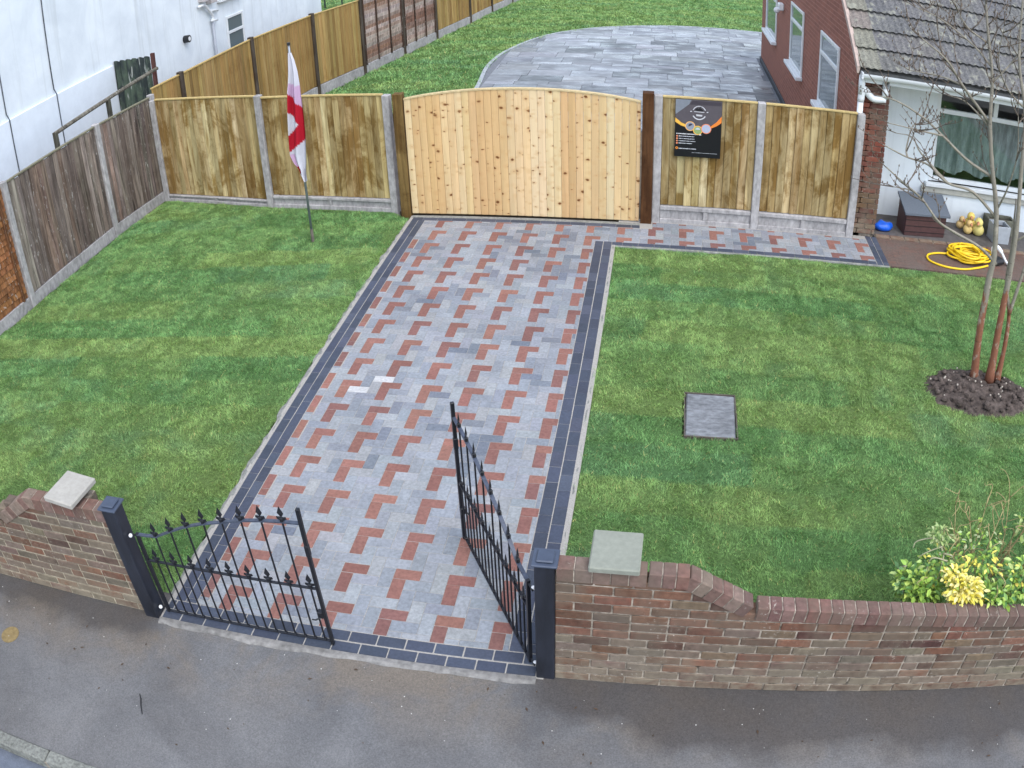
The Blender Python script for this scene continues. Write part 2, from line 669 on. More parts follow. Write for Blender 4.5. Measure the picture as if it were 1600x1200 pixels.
def m_tile():
    t = NT('roof_tile_concrete')
    v = t.pos((1, 1, 1), 3.0)
    c = t.mix(1.0, t.objcol(), t.ramp(t.noise(v, 34, 6, .75), [(.32, .45), (.70, 1.55)]), 'MULTIPLY')
    m = t.ramp(t.noise(v, 7, 5, .65), [(.54, 0), (.64, .8)])
    c = t.mix(m, c, A(180, 180, 164, .6))
    m2 = t.ramp(t.noise(v, 11, 4, .6), [(.60, 0), (.7, .8)])
    c = t.mix(m2, c, A(92, 92, 90, .6))
    t.bump(t.noise(v, 60, 4, .6), .5, .006)
    return t.done(c, .9, .2)


MT['tile'] = m_tile()


def m_grass():
    t = NT('lawn_grass')
    c = t.attr()
    m = t.done(c, .55, .25)
    return m


MT['grass'] = m_grass()
MT['turf'] = plain('turf_mat', None, .3, 40, .9, .1, .8, 90, 'attr', bdist=.02)


def m_glass(name, col, rough=.04):
    t = NT(name)
    return t.done(col, rough, .6)


MT['pane'] = m_glass('glass_reflection_tint', A(122, 138, 144, .6), .06)  # pale grey-blue base colour stands in for reflections in the panes


def m_clear():
    t = NT('window_glass_clear')
    out = t.t.nodes['Material Output']
    tr = t.n('BsdfTransparent')
    tr.inputs[0].default_value = (.86, .9, .89, 1)
    gl = t.n('BsdfGlossy')
    gl.inputs['Roughness'].default_value = .03
    lw = t.n('LayerWeight')
    lw.inputs[0].default_value = .25
    mx = t.n('MixShader')
    t.l(t.math('ADD', t.math('MULTIPLY', lw.outputs['Fresnel'], .7), .08, True), mx.inputs[0])
    t.l(tr.outputs[0], mx.inputs[1])
    t.l(gl.outputs[0], mx.inputs[2])
    t.l(mx.outputs[0], out.inputs[0])
    return t.m


MT['glass'] = m_clear()


def m_curtain():
    t = NT('net_curtain')
    v = t.pos((1, 1, .25))
    c = t.mix(t.ramp(t.noise(v, 9, 5, .65), [(.35, 0), (.65, 1)]), A(140, 148, 150), A(204, 210, 212, .95))
    return t.done(c, .9, .1)


MT['curtain'] = m_curtain()
MT['bark'] = None


def m_bark():
    t = NT('birch_brown_bark')
    v = t.pos((1, 1, .5))
    sep = t.n('SeparateXYZ')
    t.l(t.n('NewGeometry').outputs['Position'], sep.inputs[0])
    hgt = t.math('ADD', t.math('MULTIPLY', sep.outputs[2], .55), t.math('MULTIPLY', t.noise(v, 6, 4, .6), .9))
    c = t.mix(t.ramp(hgt, [(.95, 0), (1.22, 1)]), A(146, 98, 76), A(150, 144, 130))
    m = t.ramp(t.noise(v, 16, 5, .65), [(.56, 0), (.66, 1)])
    c = t.mix(t.math('MULTIPLY', m, .65), c, A(196, 186, 168))
    m = t.ramp(t.noise(t.pos((1, 1, 2.0)), 20, 4, .6), [(.58, 0), (.68, 1)])
    c = t.mix(t.math('MULTIPLY', m, .6), c, A(72, 52, 44))
    t.bump(t.noise(v, 45, 4, .6), .5, .006)
    return t.done(c, .85, .2)


MT['bark'] = m_bark()
MT['twig'] = plain('twig_bark', None, .25, 40, .85, .2, .2, 120, 'obj')
MT['leaf'] = NT('shrub_leaf').done((0, 0, 0), .45, .35)
_lt = MT['leaf'].node_tree
_at = _lt.nodes.new('ShaderNodeAttribute')
_at.attribute_name = 'Col'
_lt.links.new(_at.outputs['Color'], _lt.nodes['Principled BSDF'].inputs['Base Color'])
MT['flag'] = NT('flag_cloth').done((0, 0, 0), .75, .2)
_lt = MT['flag'].node_tree
_at = _lt.nodes.new('ShaderNodeAttribute')
_at.attribute_name = 'Col'
_lt.links.new(_at.outputs['Color'], _lt.nodes['Principled BSDF'].inputs['Base Color'])
_lt.nodes['Principled BSDF'].inputs['Transmission Weight'].default_value = 0.0


def set_cols(me, cols):
    a = me.color_attributes.new('Col', 'FLOAT_COLOR', 'POINT')
    cols = np.asarray(cols, np.float32)
    if cols.shape[1] == 3:
        cols = np.concatenate([cols, np.ones((len(cols), 1), np.float32)], 1)
    a.data.foreach_set('color', cols.ravel())


# ------------------------------------------------------------------ ground, pavement, road, kerb
b = MB().box(-70, 70, -60, 70, -.6, -.25)
tag(b.obj('ground', MT['earth']), kind='structure')
b = MB().box(-30, 30, -5.055, -3.40, -.22, -.006)
tag(b.obj('pavement', MT['pavement']), kind='structure')
b = MB().box(-30, 30, -14, -5.16, -.22, -.10)
tag(b.obj('road', MT['road']), kind='structure')
kerb = tag(MB().box(-30, 30, -5.155, -5.058, -.22, -.03).obj('kerb', MT['mortar']), kind='structure')
x = -9.0
while x < 9:
    L = .905
    # a joint shows at x = -0.42 in the lower left corner
    link('kerb_stone', cbox(L - .008, .105, .2, .012, MT['kerb']), kerb, (x + L / 2 - .37, -5.106, -.198 + RND.uniform(-.003, .003)), (0, 0, RND.uniform(-.004, .004)))
    x += L

# ------------------------------------------------------------------ driveway: herringbone pavers
drive = MB().box(-.02, 2.80, -3.66, 3.70, -.12, -.0035)
drive.box(2.80, 6.36, 2.97, 3.86, -.12, -.0035)
drive = tag(drive.obj('driveway', MT['sand']), kind='structure')

REG = [(.212, 2.538, -3.452, 3.052), (.212, 6.20, 3.052, 3.53), (3.25, 6.20, 3.53, 3.745)]


def clip_block(x0, x1, y0, y1):
    out, area = [], 0
    for a0, a1, b0, b1 in REG:
        u0, u1, v0, v1 = max(x0, a0), min(x1, a1), max(y0, b0), min(y1, b1)
        if u1 - u0 > .012 and v1 - v0 > .012:
            out.append((u0, u1, v0, v1))
            area += (u1 - u0) * (v1 - v0)
    if abs(area - (x1 - x0) * (y1 - y0)) < 2e-4 and out:
        return [(x0, x1, y0, y1)]
    return out


KP = .62
RED = [A(168, 120, 109, KP), A(160, 114, 104, KP), A(174, 126, 113, KP), A(154, 112, 105, KP)]
LIGHT = [A(178, 183, 189, KP), A(173, 178, 185, KP), A(182, 186, 190, KP), A(170, 176, 182, KP), A(181, 183, 185, KP)]
MID = [A(163, 169, 177, KP), A(158, 164, 173, KP), A(166, 170, 176, KP)]
DARKB = [A(140, 147, 158, KP), A(133, 141, 153, KP), A(144, 149, 158, KP)]
blocks = []
for a in range(-2, 66):
    for bb in range(-40, 40):
        if (a - bb) % 4:
            continue
        X, Y = a * .1, -bb * .1
        red = a % 4 == 0 and bb % 4 == 0
        if red:
            c0 = RND.choice(RED)
            cols = [jit(c0, .07, hue=.02), jit(RND.choice(RED) if RND.random() < .35 else c0, .07, hue=.02)]
        else:
            cols = []
            for _ in range(2):
                q = RND.random()
                # tones come in drifts, as the packs were laid
                dr = float(vnoise(np.array([X * 2.3]), np.array([Y * 1.7]), 3)[0])
                q = q * .7 + dr * .45
                cols.append(jit(RND.choice(LIGHT if q < .68 else MID if q < .92 else DARKB), .045, hue=.015))
        for (x0, x1, y0, y1), c in (((X, X + .2, Y - .1, Y), cols[0]), ((X, X + .1, Y - .3, Y - .1), cols[1])):
            edge = x0 < .212 - 1e-6
            for r in clip_block(x0, x1, y0, y1):
                if red and r[1] < .30:
                    c = jit(RND.choice(LIGHT), .05, hue=.01)
                blocks.append((r, c))
# whole red blocks set along the left margin, one per repeat
mg = []
for r in range(-9, 10):
    Y0 = -r * .4
    y0, y1 = Y0 - .17, Y0 + .105
    if y0 < -3.452 or y1 > 3.05:
        continue
    mg.append((y0, y1))
nb = []
for (r, c) in blocks:
    if r[2] < 3.0 and r[0] < .292:
        segs = [(r[2], r[3])]
        for y0, y1 in mg:
            s2 = []
            for a0, a1 in segs:
                if a1 <= y0 or a0 >= y1:
                    s2.append((a0, a1))
                else:
                    if y0 - a0 > .012:
                        s2.append((a0, y0))
                    if a1 - y1 > .012:
                        s2.append((y1, a1))
            segs = s2
        if segs == [(r[2], r[3])]:
            nb.append((r, c))
            continue
        for a0, a1 in segs:
            nb.append(((r[0], min(r[1], .292), a0, a1), c))
        if r[1] > .305:
            nb.append(((.292, r[1], r[2], r[3]), c))
    else:
        nb.append((r, c))
blocks = nb
for y0, y1 in mg:
    ym = y1 - .19
    c0 = RND.choice(RED)
    blocks.append(((.212, .290, ym, y1), jit(c0, .07)))
    blocks.append(((.212, .290, y0, ym), jit(c0, .1)))
# two nearly white blocks in the middle of the drive
for wx, wy in ((.784, -.338), (.608, -.526)):
    for i, (r, c) in enumerate(blocks):
        if r[0] <= wx <= r[1] and r[2] <= wy <= r[3]:
            blocks[i] = (r, A(220, 220, 220, .66))

CX, CY, CZ = 3.32, -7.07, 4.53


def shown(r):
    d2 = (r[0] - CX) ** 2 + (r[2] - CY) ** 2 + CZ ** 2
    return (r[1] - r[0]) * (r[3] - r[2]) / d2 ** 1.5


blocks.sort(key=lambda q: -shown(q[0]))
G = .0028
rest_V, rest_F, rest_C = [], [], []
for i, (r, c) in enumerate(blocks):
    lx, ly = r[1] - r[0] - G, r[3] - r[2] - G
    if lx < .006 or ly < .006:
        continue
    cx, cy = (r[0] + r[1]) / 2, (r[2] + r[3]) / 2
    dz = RND.uniform(-.0012, .0012)
    if i < 295:
        link('paving_block', cbox(lx, ly, .06, .0035, MT['paver']), drive, (cx, cy, -.06 + dz), (RND.uniform(-.004, .004), RND.uniform(-.004, .004), RND.uniform(-.006, .006)), color=c)
    else:
        V, F = cbox_data(lx, ly, .06, min(.0035, lx * .3, ly * .3))
        n = len(rest_V)
        tx, ty = RND.uniform(-.004, .004), RND.uniform(-.004, .004)
        rest_V += [(v[0] + cx, v[1] + cy, v[2] - .06 + dz + v[0] * tx + v[1] * ty) for v in V]
        rest_F += [[k + n for k in f] for f in F]
        rest_C += [c] * len(V)
me = mesh('paving_blocks', rest_V, rest_F, MT['paver_attr'])
set_cols(me, rest_C)
tag(link('distant_paving_blocks', me, drive), kind='stuff')

CHAR = [A(86, 94, 112, KP), A(80, 88, 106, KP), A(92, 99, 116, KP), A(78, 86, 102, KP)]


def border_run(x0, y0, x1, y1, w, n_off=0.0, step=.2, gap=.0022):
    """a course of dark blocks along an axis-aligned line, (x0,y0) its lower corner"""
    horiz = abs(x1 - x0) > abs(y1 - y0)
    L = (x1 - x0) if horiz else (y1 - y0)
    s = -n_off
    while s < L - .01:
        a, e = max(0, s), min(L, s + step)
        if e - a > .02:
            l = e - a - gap
            if horiz:
                link('border_block', cbox(l, w - .004, .06, .004, MT['border']), drive, (x0 + (a + e) / 2, y0 + w / 2, -.0595 + RND.uniform(-.001, .0015)), (RND.uniform(-.004, .004), 0, RND.uniform(-.005, .005)), color=jit(RND.choice(CHAR), .1, hue=.02))
            else:
                link('border_block', cbox(w - .004, l, .06, .004, MT['border']), drive, (x0 + w / 2, y0 + (a + e) / 2, -.0595 + RND.uniform(-.001, .0015)), (0, RND.uniform(-.004, .004), RND.uniform(-.005, .005)), color=jit(RND.choice(CHAR), .1, hue=.02))
        s += step


border_run(.022, -3.45, .022, 3.53, .092, .06)
border_run(.117, -3.45, .117, 3.53, .092, .16)
border_run(2.541, -3.45, 2.541, 3.052, .104, .02)
border_run(2.650, -3.45, 2.650, 3.052, .104, .12)
border_run(-.01, -3.645, 2.755, -3.645, .090, .04, gap=.009)
border_run(-.01, -3.547, 2.755, -3.547, .092, .14, gap=.009)
border_run(.022, 3.534, 3.085, 3.534, .095, .05)
border_run(2.756, 2.962, 6.20, 2.962, .086, .07)
border_run(6.204, 2.965, 6.204, 3.86, .085, .03)
border_run(6.291, 2.965, 6.291, 3.86, .085, .13)


def strip(name, pts, w, mat, parent, z0=-.09, z1=-.004, jitter=.012, step=.07, side=1):
    """rough-edged concrete strip following a polyline (inner edge straight, outer uneven)"""
    V, F = [], []
    for k in range(len(pts) - 1):
        p, q = Vector(pts[k]), Vector(pts[k + 1])
        d = (q - p)
        n = max(2, int(d.length / step))
        nn = Vector((-d.y, d.x)).normalized() * side
        for i in range(n + 1):
            m = p + d * i / n
            ww = w * (1 + (float(vnoise(np.array([m.x * 5.0]), np.array([m.y * 5.0]), 77)[0]) - .5) * .5 + RND.uniform(-1, 1) * .06) + RND.uniform(-1, 1) * jitter
            o = m + nn * ww
            zz = z1 + RND.uniform(-.004, .004)
            n0 = len(V)
            V += [(m.x, m.y, z1 - .002), (m.x + nn.x * ww * .55, m.y + nn.y * ww * .55, zz), (o.x, o.y, zz - .009), (o.x + nn.x * .015, o.y + nn.y * .015, z0), (m.x, m.y, z0)]
            if i:
                for j in range(4):
                    F.append((n0 - 5 + j, n0 - 4 + j, n0 + 1 + j, n0 + j))
    return link(name, rmesh(name, V, F, mat), parent)


strip('haunching', [(.020, -3.45), (.020, 3.53)], .066, MT['haunch'], drive, side=1)
strip('haunching', [(2.757, -3.45), (2.757, 2.95)], .036, MT['haunch'], drive, side=-1, jitter=.006)
strip('haunching', [(-.01, -3.648), (2.755, -3.648)], .062, plain('dusty_haunch', A(158, 156, 152, .62), .25, 18, .9, .2, .6, 70, big=.25), drive, z1=.006, side=-1, jitter=.003)
strip('haunching', [(2.80, 2.959), (6.37, 2.959)], .03, MT['haunch'], drive, side=-1, jitter=.006)
MB().box(.0, 3.08, 3.632, 3.70, -.1, .004, .004).obj('threshold', MT['haunch'], drive)

# old paving, edging and the sunken slabbed strip in front of the house
tag(MB().box(6.38, 13, 2.97, 3.86, -.15, -.012).obj('old_paving', MT['oldpaving']), kind='structure')
edging = tag(MB().box(6.37, 13, 3.872, 3.948, -.15, -.002).obj('edging', MT['mortar']), kind='structure')
x = 6.375
while x < 10.5:
    link('edging_brick', cbox(.213, .09, .09, .006, MT['brick']), edging, (x + .108, 3.91, -.078 + RND.uniform(-.003, .003)), (0, 0, RND.uniform(-.01, .01)), color=jit(A(126, 76, 62), .15))
    x += .223
tag(MB().box(6.36, 13, 3.955, 5.0, -.15, -.02).obj('house_strip', plain('dark_slab_strip', A(104, 100, 98), .2, 10, .7, .3, .3, 60, big=.2)), kind='structure')

# ------------------------------------------------------------------ lawns
TURF_Y = A(130, 158, 92, 1.24)
TURF_G = A(110, 150, 90, 1.24)
TURF_B = A(113, 154, 110, 1.22)
TURF_D = A(97, 137, 82, 1.22)


def turf_col(x, y, seed=0, rot=0.0, rowh=.44, length=1.5):
    """turf rolls differ in tone: roll index -> colour"""
    ca, sa = math.cos(rot), math.sin(rot)
    u, v = x * ca + y * sa, -x * sa + y * ca
    u = u + (vnoise(u * 2.1, v * 2.1, 5 + seed) - .5) * .06
    v = v + (vnoise(u * 3.0, v * 3.0, 9 + seed) - .5) * .06
    j = np.floor(v / rowh)
    off = hash2(j, j * 0 + 3, 11 + seed) * length
    i = np.floor((u + off) / length)
    r1 = hash2(i, j, 21 + seed)
    r2 = hash2(i, j, 22 + seed)
    r3 = hash2(j, j * 0, 23 + seed)
    n = vnoise(x * .9, y * .9, 31 + seed)
    n2 = vnoise(x * 5.5, y * 5.5, 33 + seed)
    t = np.clip(.36 * r1 + .52 * r3 + .12 * n + .22 * (n2 - .5), 0, 1)
    c = np.zeros((len(x), 3))
    Y_, G_, B_, D_ = (np.array(q) for q in (TURF_Y, TURF_G, TURF_B, TURF_D))
    w = np.clip((t - .25) / .5, 0, 1)[:, None]
    c = Y_ * (1 - w) + G_ * w
    wb = np.clip((r2 * .7 + .3 * n2 - .60) / .3, 0, 1)[:, None]
    c = c * (1 - wb * .5) + B_ * wb * .5
    wd = np.clip((r1 * .5 + hash2(i, j, 27 + seed) * .5 - .56) / .25, 0, 1)[:, None]
    c = c * (1 - wd * .38) + D_ * wd * .38
    return c


def lawn(name, gname, label, inside, bbox, dens, hh, ww, seed, cell=.07, z=-.022, rot=0.0, skip=None, n_lim=900000):
    x0, x1, y0, y1 = bbox
    nx, ny = int((x1 - x0) / cell) + 1, int((y1 - y0) / cell) + 1
    gx, gy = np.meshgrid(np.linspace(x0, x1, nx), np.linspace(y0, y1, ny))
    gz = z + (vnoise(gx.ravel() * 1.1, gy.ravel() * 1.1, seed) - .5) * .014 + (vnoise(gx.ravel() * 9, gy.ravel() * 9, seed + 1) - .5) * .012
    V = np.stack([gx.ravel(), gy.ravel(), gz], 1)
    cxm = (gx[:-1, :-1] + gx[1:, 1:]).ravel() / 2
    cym = (gy[:-1, :-1] + gy[1:, 1:]).ravel() / 2
    ok = inside(cxm, cym)
    idx = np.arange(nx * ny).reshape(ny, nx)
    F = np.stack([idx[:-1, :-1].ravel(), idx[:-1, 1:].ravel(), idx[1:, 1:].ravel(), idx[1:, :-1].ravel()], 1)[ok]
    used = np.unique(F)
    remap = np.full(nx * ny, -1)
    remap[used] = np.arange(len(used))
    me = bpy.data.meshes.new(name)
    me.from_pydata(V[used].tolist(), [], remap[F].tolist())
    me.materials.append(MT['turf'])
    set_cols(me, turf_col(V[used, 0], V[used, 1], seed, rot) * .42)  # sheet colour darkened so gaps between blades read as small shadows
    lo = tag(link(name, me), kind='structure')
    # blades
    n = int((x1 - x0) * (y1 - y0) * dens)
    px, py = NP.uniform(x0, x1, n), NP.uniform(y0, y1, n)
    m = inside(px, py)
    if skip is not None:
        m &= ~skip(px, py)
    cl = .6 * vnoise(px * 19, py * 19, seed + 7) + .4 * vnoise(px * 7, py * 7, seed + 8)
    m &= NP.uniform(0, 1, n) < (.2 + 1.15 * cl)
    m &= vnoise(px * 23, py * 23, seed + 17) > .13
    px, py, cl = px[m][:n_lim], py[m][:n_lim], cl[m][:n_lim]
    n = len(px)
    pz = z + (vnoise(px * 1.1, py * 1.1, seed) - .5) * .014 + (vnoise(px * 9, py * 9, seed + 1) - .5) * .012 - .004
    a = NP.uniform(0, 2 * np.pi, n)
    # the sward lies over in drifts
    la = vnoise(px * 3.5, py * 3.5, seed + 3) * 2 * np.pi * 1.5 + NP.normal(0, 1.2, n)
    h = hh * NP.uniform(.5, 1.2, n) * (.4 + 1.1 * cl)
    h = np.where(NP.uniform(0, 1, n) < .03, h * 2.1, h)
    ln = h * NP.uniform(.35, 1.25, n)
    w = ww * NP.uniform(.7, 1.3, n)
    B = np.stack([px, py, pz], 1)
    D = np.stack([np.cos(a) * w, np.sin(a) * w, 0 * w], 1)
    T = B + np.stack([np.cos(la) * ln, np.sin(la) * ln, h], 1)
    VV = np.stack([B - D, B + D, T], 1).reshape(-1, 3)
    c = turf_col(px, py, seed, rot)
    br = (NP.uniform(.6, 1.4, n) * (.74 + .52 * vnoise(px * 15, py * 15, seed + 13)))[:, None]
    c = c * br
    dry = (NP.uniform(0, 1, n) < .035)[:, None]
    c = np.where(dry, np.array(A(206, 200, 130, .8)) * br, c)
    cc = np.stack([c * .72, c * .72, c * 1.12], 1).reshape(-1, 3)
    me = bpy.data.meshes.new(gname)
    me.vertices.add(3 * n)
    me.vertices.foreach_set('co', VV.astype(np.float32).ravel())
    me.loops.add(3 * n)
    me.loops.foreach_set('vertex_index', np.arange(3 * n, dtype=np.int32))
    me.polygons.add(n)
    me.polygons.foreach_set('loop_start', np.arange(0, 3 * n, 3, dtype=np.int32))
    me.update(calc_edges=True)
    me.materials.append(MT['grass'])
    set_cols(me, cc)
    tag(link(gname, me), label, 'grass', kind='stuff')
    return lo


def left_fence_x(y):
    return np.interp(y, [-4, .17, .9, 3.14, 4.47], [-4.95, -4.74, -4.67, -4.62, -4.52])


def in_left(x, y):
    ytop = np.interp(x, [-4.6, -4.48, -2.33, -.31, -.05], [4.50, 4.48, 4.06, 3.85, 3.62])
    return (x > left_fence_x(y) + .05) & (x < -.05 + .04 * vnoise(y * 7, y * 0 + 3.3, 41)) & (y > -3.50) & (y < ytop - .02)


def soil(x, y):
    return ((x - 6.80) / .66) ** 2 + ((y - .12) / .44) ** 2


def in_right(x, y):
    man = (x > 3.655) & (x < 4.125) & (y > -.91) & (y < -.23)
    return (x > 2.805 - .03 * vnoise(y * 7, y * 0 + 1.7, 43)) & (x < 10.5) & (y > -3.52) & (y < 2.925) & ~man & (soil(x, y) > .9)


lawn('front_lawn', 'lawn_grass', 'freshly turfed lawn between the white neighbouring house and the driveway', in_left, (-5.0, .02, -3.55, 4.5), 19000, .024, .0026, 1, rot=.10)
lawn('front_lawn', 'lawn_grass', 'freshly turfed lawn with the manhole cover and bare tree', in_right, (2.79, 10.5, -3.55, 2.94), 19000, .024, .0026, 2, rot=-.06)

# ------------------------------------------------------------------ back garden: patio and lawn
PAT = [(-.50, 8.0), (-.52, 10.2), (-.60, 11.5), (-.74, 13.0), (-.72, 14.3), (-.56, 15.3), (-.24, 16.5), (.33, 17.7), (1.34, 18.75), (2.65, 19.42), (3.82, 19.74), (5.0, 19.80), (6.5, 19.72), (8.2, 19.5), (8.2, 8.0)]


def in_poly(x, y, P):
    r = np.zeros(np.shape(x), bool)
    n = len(P)
    for i in range(n):
        xa, ya = P[i]
        xb, yb = P[(i + 1) % n]
        if ya == yb:
            continue
        c = ((ya > y) != (yb > y)) & (x < (xb - xa) * (y - ya) / (yb - ya) + xa)
        r ^= c
    return r


def clip_poly(poly, P):
    """Sutherland-Hodgman against a convex clockwise/ccw polygon P"""
    area = sum(P[i][0] * P[(i + 1) % len(P)][1] - P[(i + 1) % len(P)][0] * P[i][1] for i in range(len(P)))
    sg = 1 if area > 0 else -1
    out = poly
    for i in range(len(P)):
        a, b2 = P[i], P[(i + 1) % len(P)]
        ins = lambda p: sg * ((b2[0] - a[0]) * (p[1] - a[1]) - (b2[1] - a[1]) * (p[0] - a[0])) >= -1e-9
        src, out = out, []
        for k in range(len(src)):
            p, q = src[k], src[(k + 1) % len(src)]
            if ins(p):
                out.append(p)
            if ins(p) != ins(q):
                d1 = (b2[0] - a[0]) * (p[1] - a[1]) - (b2[1] - a[1]) * (p[0] - a[0])
                d2 = (b2[0] - a[0]) * (q[1] - a[1]) - (b2[1] - a[1]) * (q[0] - a[0])
                t = d1 / (d1 - d2)
                out.append((p[0] + (q[0] - p[0]) * t, p[1] + (q[1] - p[1]) * t))
        if len(out) < 3:
            return []
    return out


patio = tag(MB().prism(PAT, -.14, -.012).obj('patio', plain('patio_pointing', A(120, 124, 130), .2, 30, .8, .3)), kind='structure')
SLAB = [A(180, 185, 192, .48), A(169, 174, 180, .48), A(160, 166, 172, .48), A(186, 190, 195, .48), A(168, 172, 174, .48), A(140, 146, 150, .48), A(190, 195, 202, .48)]
HULL = [p for p in PAT]
y = 8.0
row = 0
while y < 19.9:
    h = (.6, .6, .29, .6)[row % 4]
    x = -1.2 - RND.uniform(0, .6)
    while x < 8.2:
        w = RND.choice((.95, .95, .62, 1.2, .75))
        q = [(x + .006, y + .006), (x + w - .006, y + .006), (x + w - .006, y + h - .006), (x + .006, y + h - .006)]
        # house stands on the right-hand part
        if not (x + w > 5.9 and y < 15.3):
            pp = clip_poly(q, [(p[0], p[1]) for p in HULL])
            if pp and x + w / 2 < 7:
                cx, cy = sum(p[0] for p in pp) / len(pp), sum(p[1] for p in pp) / len(pp)
                m_ = MB().prism([(p[0] - cx, p[1] - cy) for p in pp], 0, .04)
                m_.obj('patio_slab', MT['patio'], patio, loc=(cx, cy, -.04 + RND.uniform(-.002, .003)), rot=(RND.uniform(-.004, .004), RND.uniform(-.004, .004), 0), color=jit(RND.choice(SLAB), .1, hue=.02))
        elif x < 5.75 and y < 15.3 and 5.80 - x > .1:
            x2 = 5.80
            m_ = MB().box(-(x2 - x) / 2 + .006, (x2 - x) / 2 - .006, -h / 2 + .006, h / 2 - .006, 0, .04)
            m_.obj('patio_slab', MT['patio'], patio, loc=((x + x2) / 2, y + h / 2, -.04 + RND.uniform(-.002, .003)), color=jit(RND.choice(SLAB), .1, hue=.02))
        x += w
    y += h
    row += 1
# a narrow light edging course follows the curve
cv = smooth_path([p for p in PAT[:13]], 4)
V, F = [], []
for i, p in enumerate(cv):
    t_ = cv[min(i + 1, len(cv) - 1)] - cv[max(i - 1, 0)]
    nn = np.array([-t_[1], t_[0]]) / np.hypot(*t_)
    o = p + nn * .09
    V += [(p[0], p[1], .004), (o[0], o[1], .004), (o[0], o[1], -.1), (p[0], p[1], -.1)]
    if i:
        n0 = 4 * i
        F += [(n0 - 4 + j, n0 - 4 + (j + 1) % 4, n0 + (j + 1) % 4, n0 + j) for j in range(4)]
link('patio_edging', rmesh('patio_edging', V, F, plain('pale_edging', A(170, 176, 182), .15, 20, .6, .4)), patio)


def bfx(y):
    return np.interp(y, [4.47, 8.28, 10.74, 12.66, 14.91, 17.03, 19.73, 21.98, 24.14, 40], [-4.5, -4.46, -4.15, -3.7, -3.35, -3.01, -2.61, -2.36, -2.03, .5])


def in_back(x, y):
    hs_ = (x > 5.85) & (y < 15.4)
    return (x > bfx(y) + .06) & (y > 4.7) & (y < 34) & (x < 16) & ~in_poly(x, y, PAT) & ~hs_


lawn('back_lawn', 'lawn_grass', 'back garden lawn curving round the grey patio behind the wooden gate', in_back, (-4.8, 16, 9.0, 34), 1500, .05, .009, 3, cell=.16, rot=-.12)
tag(MB().box(-4.9, 5.86, 3.9, 8.0, -.2, -.03).obj('side_yard', MT['earth']), kind='structure')


def in_neigh(x, y):
    return (x < bfx(y) - .1) & (y > 17) & (y < 40) & (x > -16)


lawn('neighbouring_lawn', 'lawn_grass', 'strip of neighbouring lawn beyond the far corner of the white house', in_neigh, (-16, 0, 17, 40), 350, .06, .014, 4, cell=.3)

# ------------------------------------------------------------------ brick front walls
OLD = [A(130, 94, 78, .66), A(120, 84, 71, .66), A(136, 100, 82, .66), A(104, 77, 68, .66), A(132, 110, 92, .66), A(144, 102, 84, .66), A(99, 78, 70, .66)]
GREYB = [A(138, 126, 110, .66), A(128, 116, 102, .66), A(130, 112, 100, .66), A(118, 104, 94, .66), A(122, 98, 88, .66), A(142, 130, 116, .66)]
BW, BH, JT = .215, .065, .0105


def brick_wall(root, x_from, x_to, ztop, yf, yb, tone, seed):
    """bricks below the coping line ztop(x); yf front face"""
    r = random.Random(seed)
    z, k = .0, 0
    while z < 1.0:
        x = x_from - (.1125 if k % 2 else 0)
        while x < x_to:
            hdr = (k % 4 == 3) and r.random() < .35
            w = .1025 if hdr else BW
            a, e = max(x, x_from), min(x + w, x_to)
            zt = max(ztop(a), ztop(e)) + .03
            if e - a > .03:
                hgt = min(BH, zt - z)
                if hgt > .02:
                    c = jit(tone(r, (a + e) / 2, z), .16, r, .06)
                    link('brick', cbox(round(e - a, 3), .1, round(hgt, 3), .005, MT['brick']), root, ((a + e) / 2, yf + .05 + r.uniform(-.002, .003), z), (0, 0, r.uniform(-.012, .012)), color=c)
            x += w + JT
        z += BH + JT
        k += 1


def coping(root, x0, x1, z0, z1, yf, depth=.112, step=.0765, hgt=.108, seed=0):
    """bricks on edge along a straight (maybe sloping) line of the wall's top; z = top"""
    r = random.Random(seed)
    L = math.hypot(x1 - x0, z1 - z0)
    n = max(1, round(L / step))
    ang = math.atan2(z1 - z0, x1 - x0)
    MB().box(.003, L - .003, yf - .004, yf + depth - .014, -hgt + .004, -.005).obj('coping_mortar', MT['mortar'], root, loc=(x0, 0, z0), rot=(0, -ang, 0))
    for i in range(n):
        t = (i + .5) / n
        cx, cz = x0 + (x1 - x0) * t, z0 + (z1 - z0) * t
        l = L / n - .006
        c = jit(r.choice((A(146, 120, 110, .68), A(134, 106, 98, .68), A(126, 98, 92, .68), A(150, 130, 118, .68), A(140, 104, 94, .68))), .1, r, .03)
        o = link('coping_brick', cbox(round(l, 3), depth, hgt, .005, MT['brick']), root, (cx + math.sin(ang) * hgt + 0, yf + depth / 2 - .009 + r.uniform(-.002, .002), cz - math.cos(ang) * hgt), (0, -ang, r.uniform(-.01, .01)), color=c)


YR = -3.64


def ztR(x):
    return float(np.interp(x, [2.8, 3.60, 4.03, 6.0, 9], [.930, .930, .700, .632, .60]))


wallR = empty('garden_wall', (4.6, YR, 0), 0, 'brown brick front wall sweeping down to the right of the open gate leaf', 'wall')
wallR.location = (0, 0, 0)


def toneR(r, x, z):
    if z < .06:
        return r.choice((A(122, 78, 66, .62), A(110, 72, 62, .62), A(104, 72, 62, .62)))
    lo = 1 - min(1, z / .62)
    if r.random() < lo * .8 + (.2 if x < 3.7 and z < .7 else 0):
        return r.choice(GREYB)
    return r.choice(OLD)


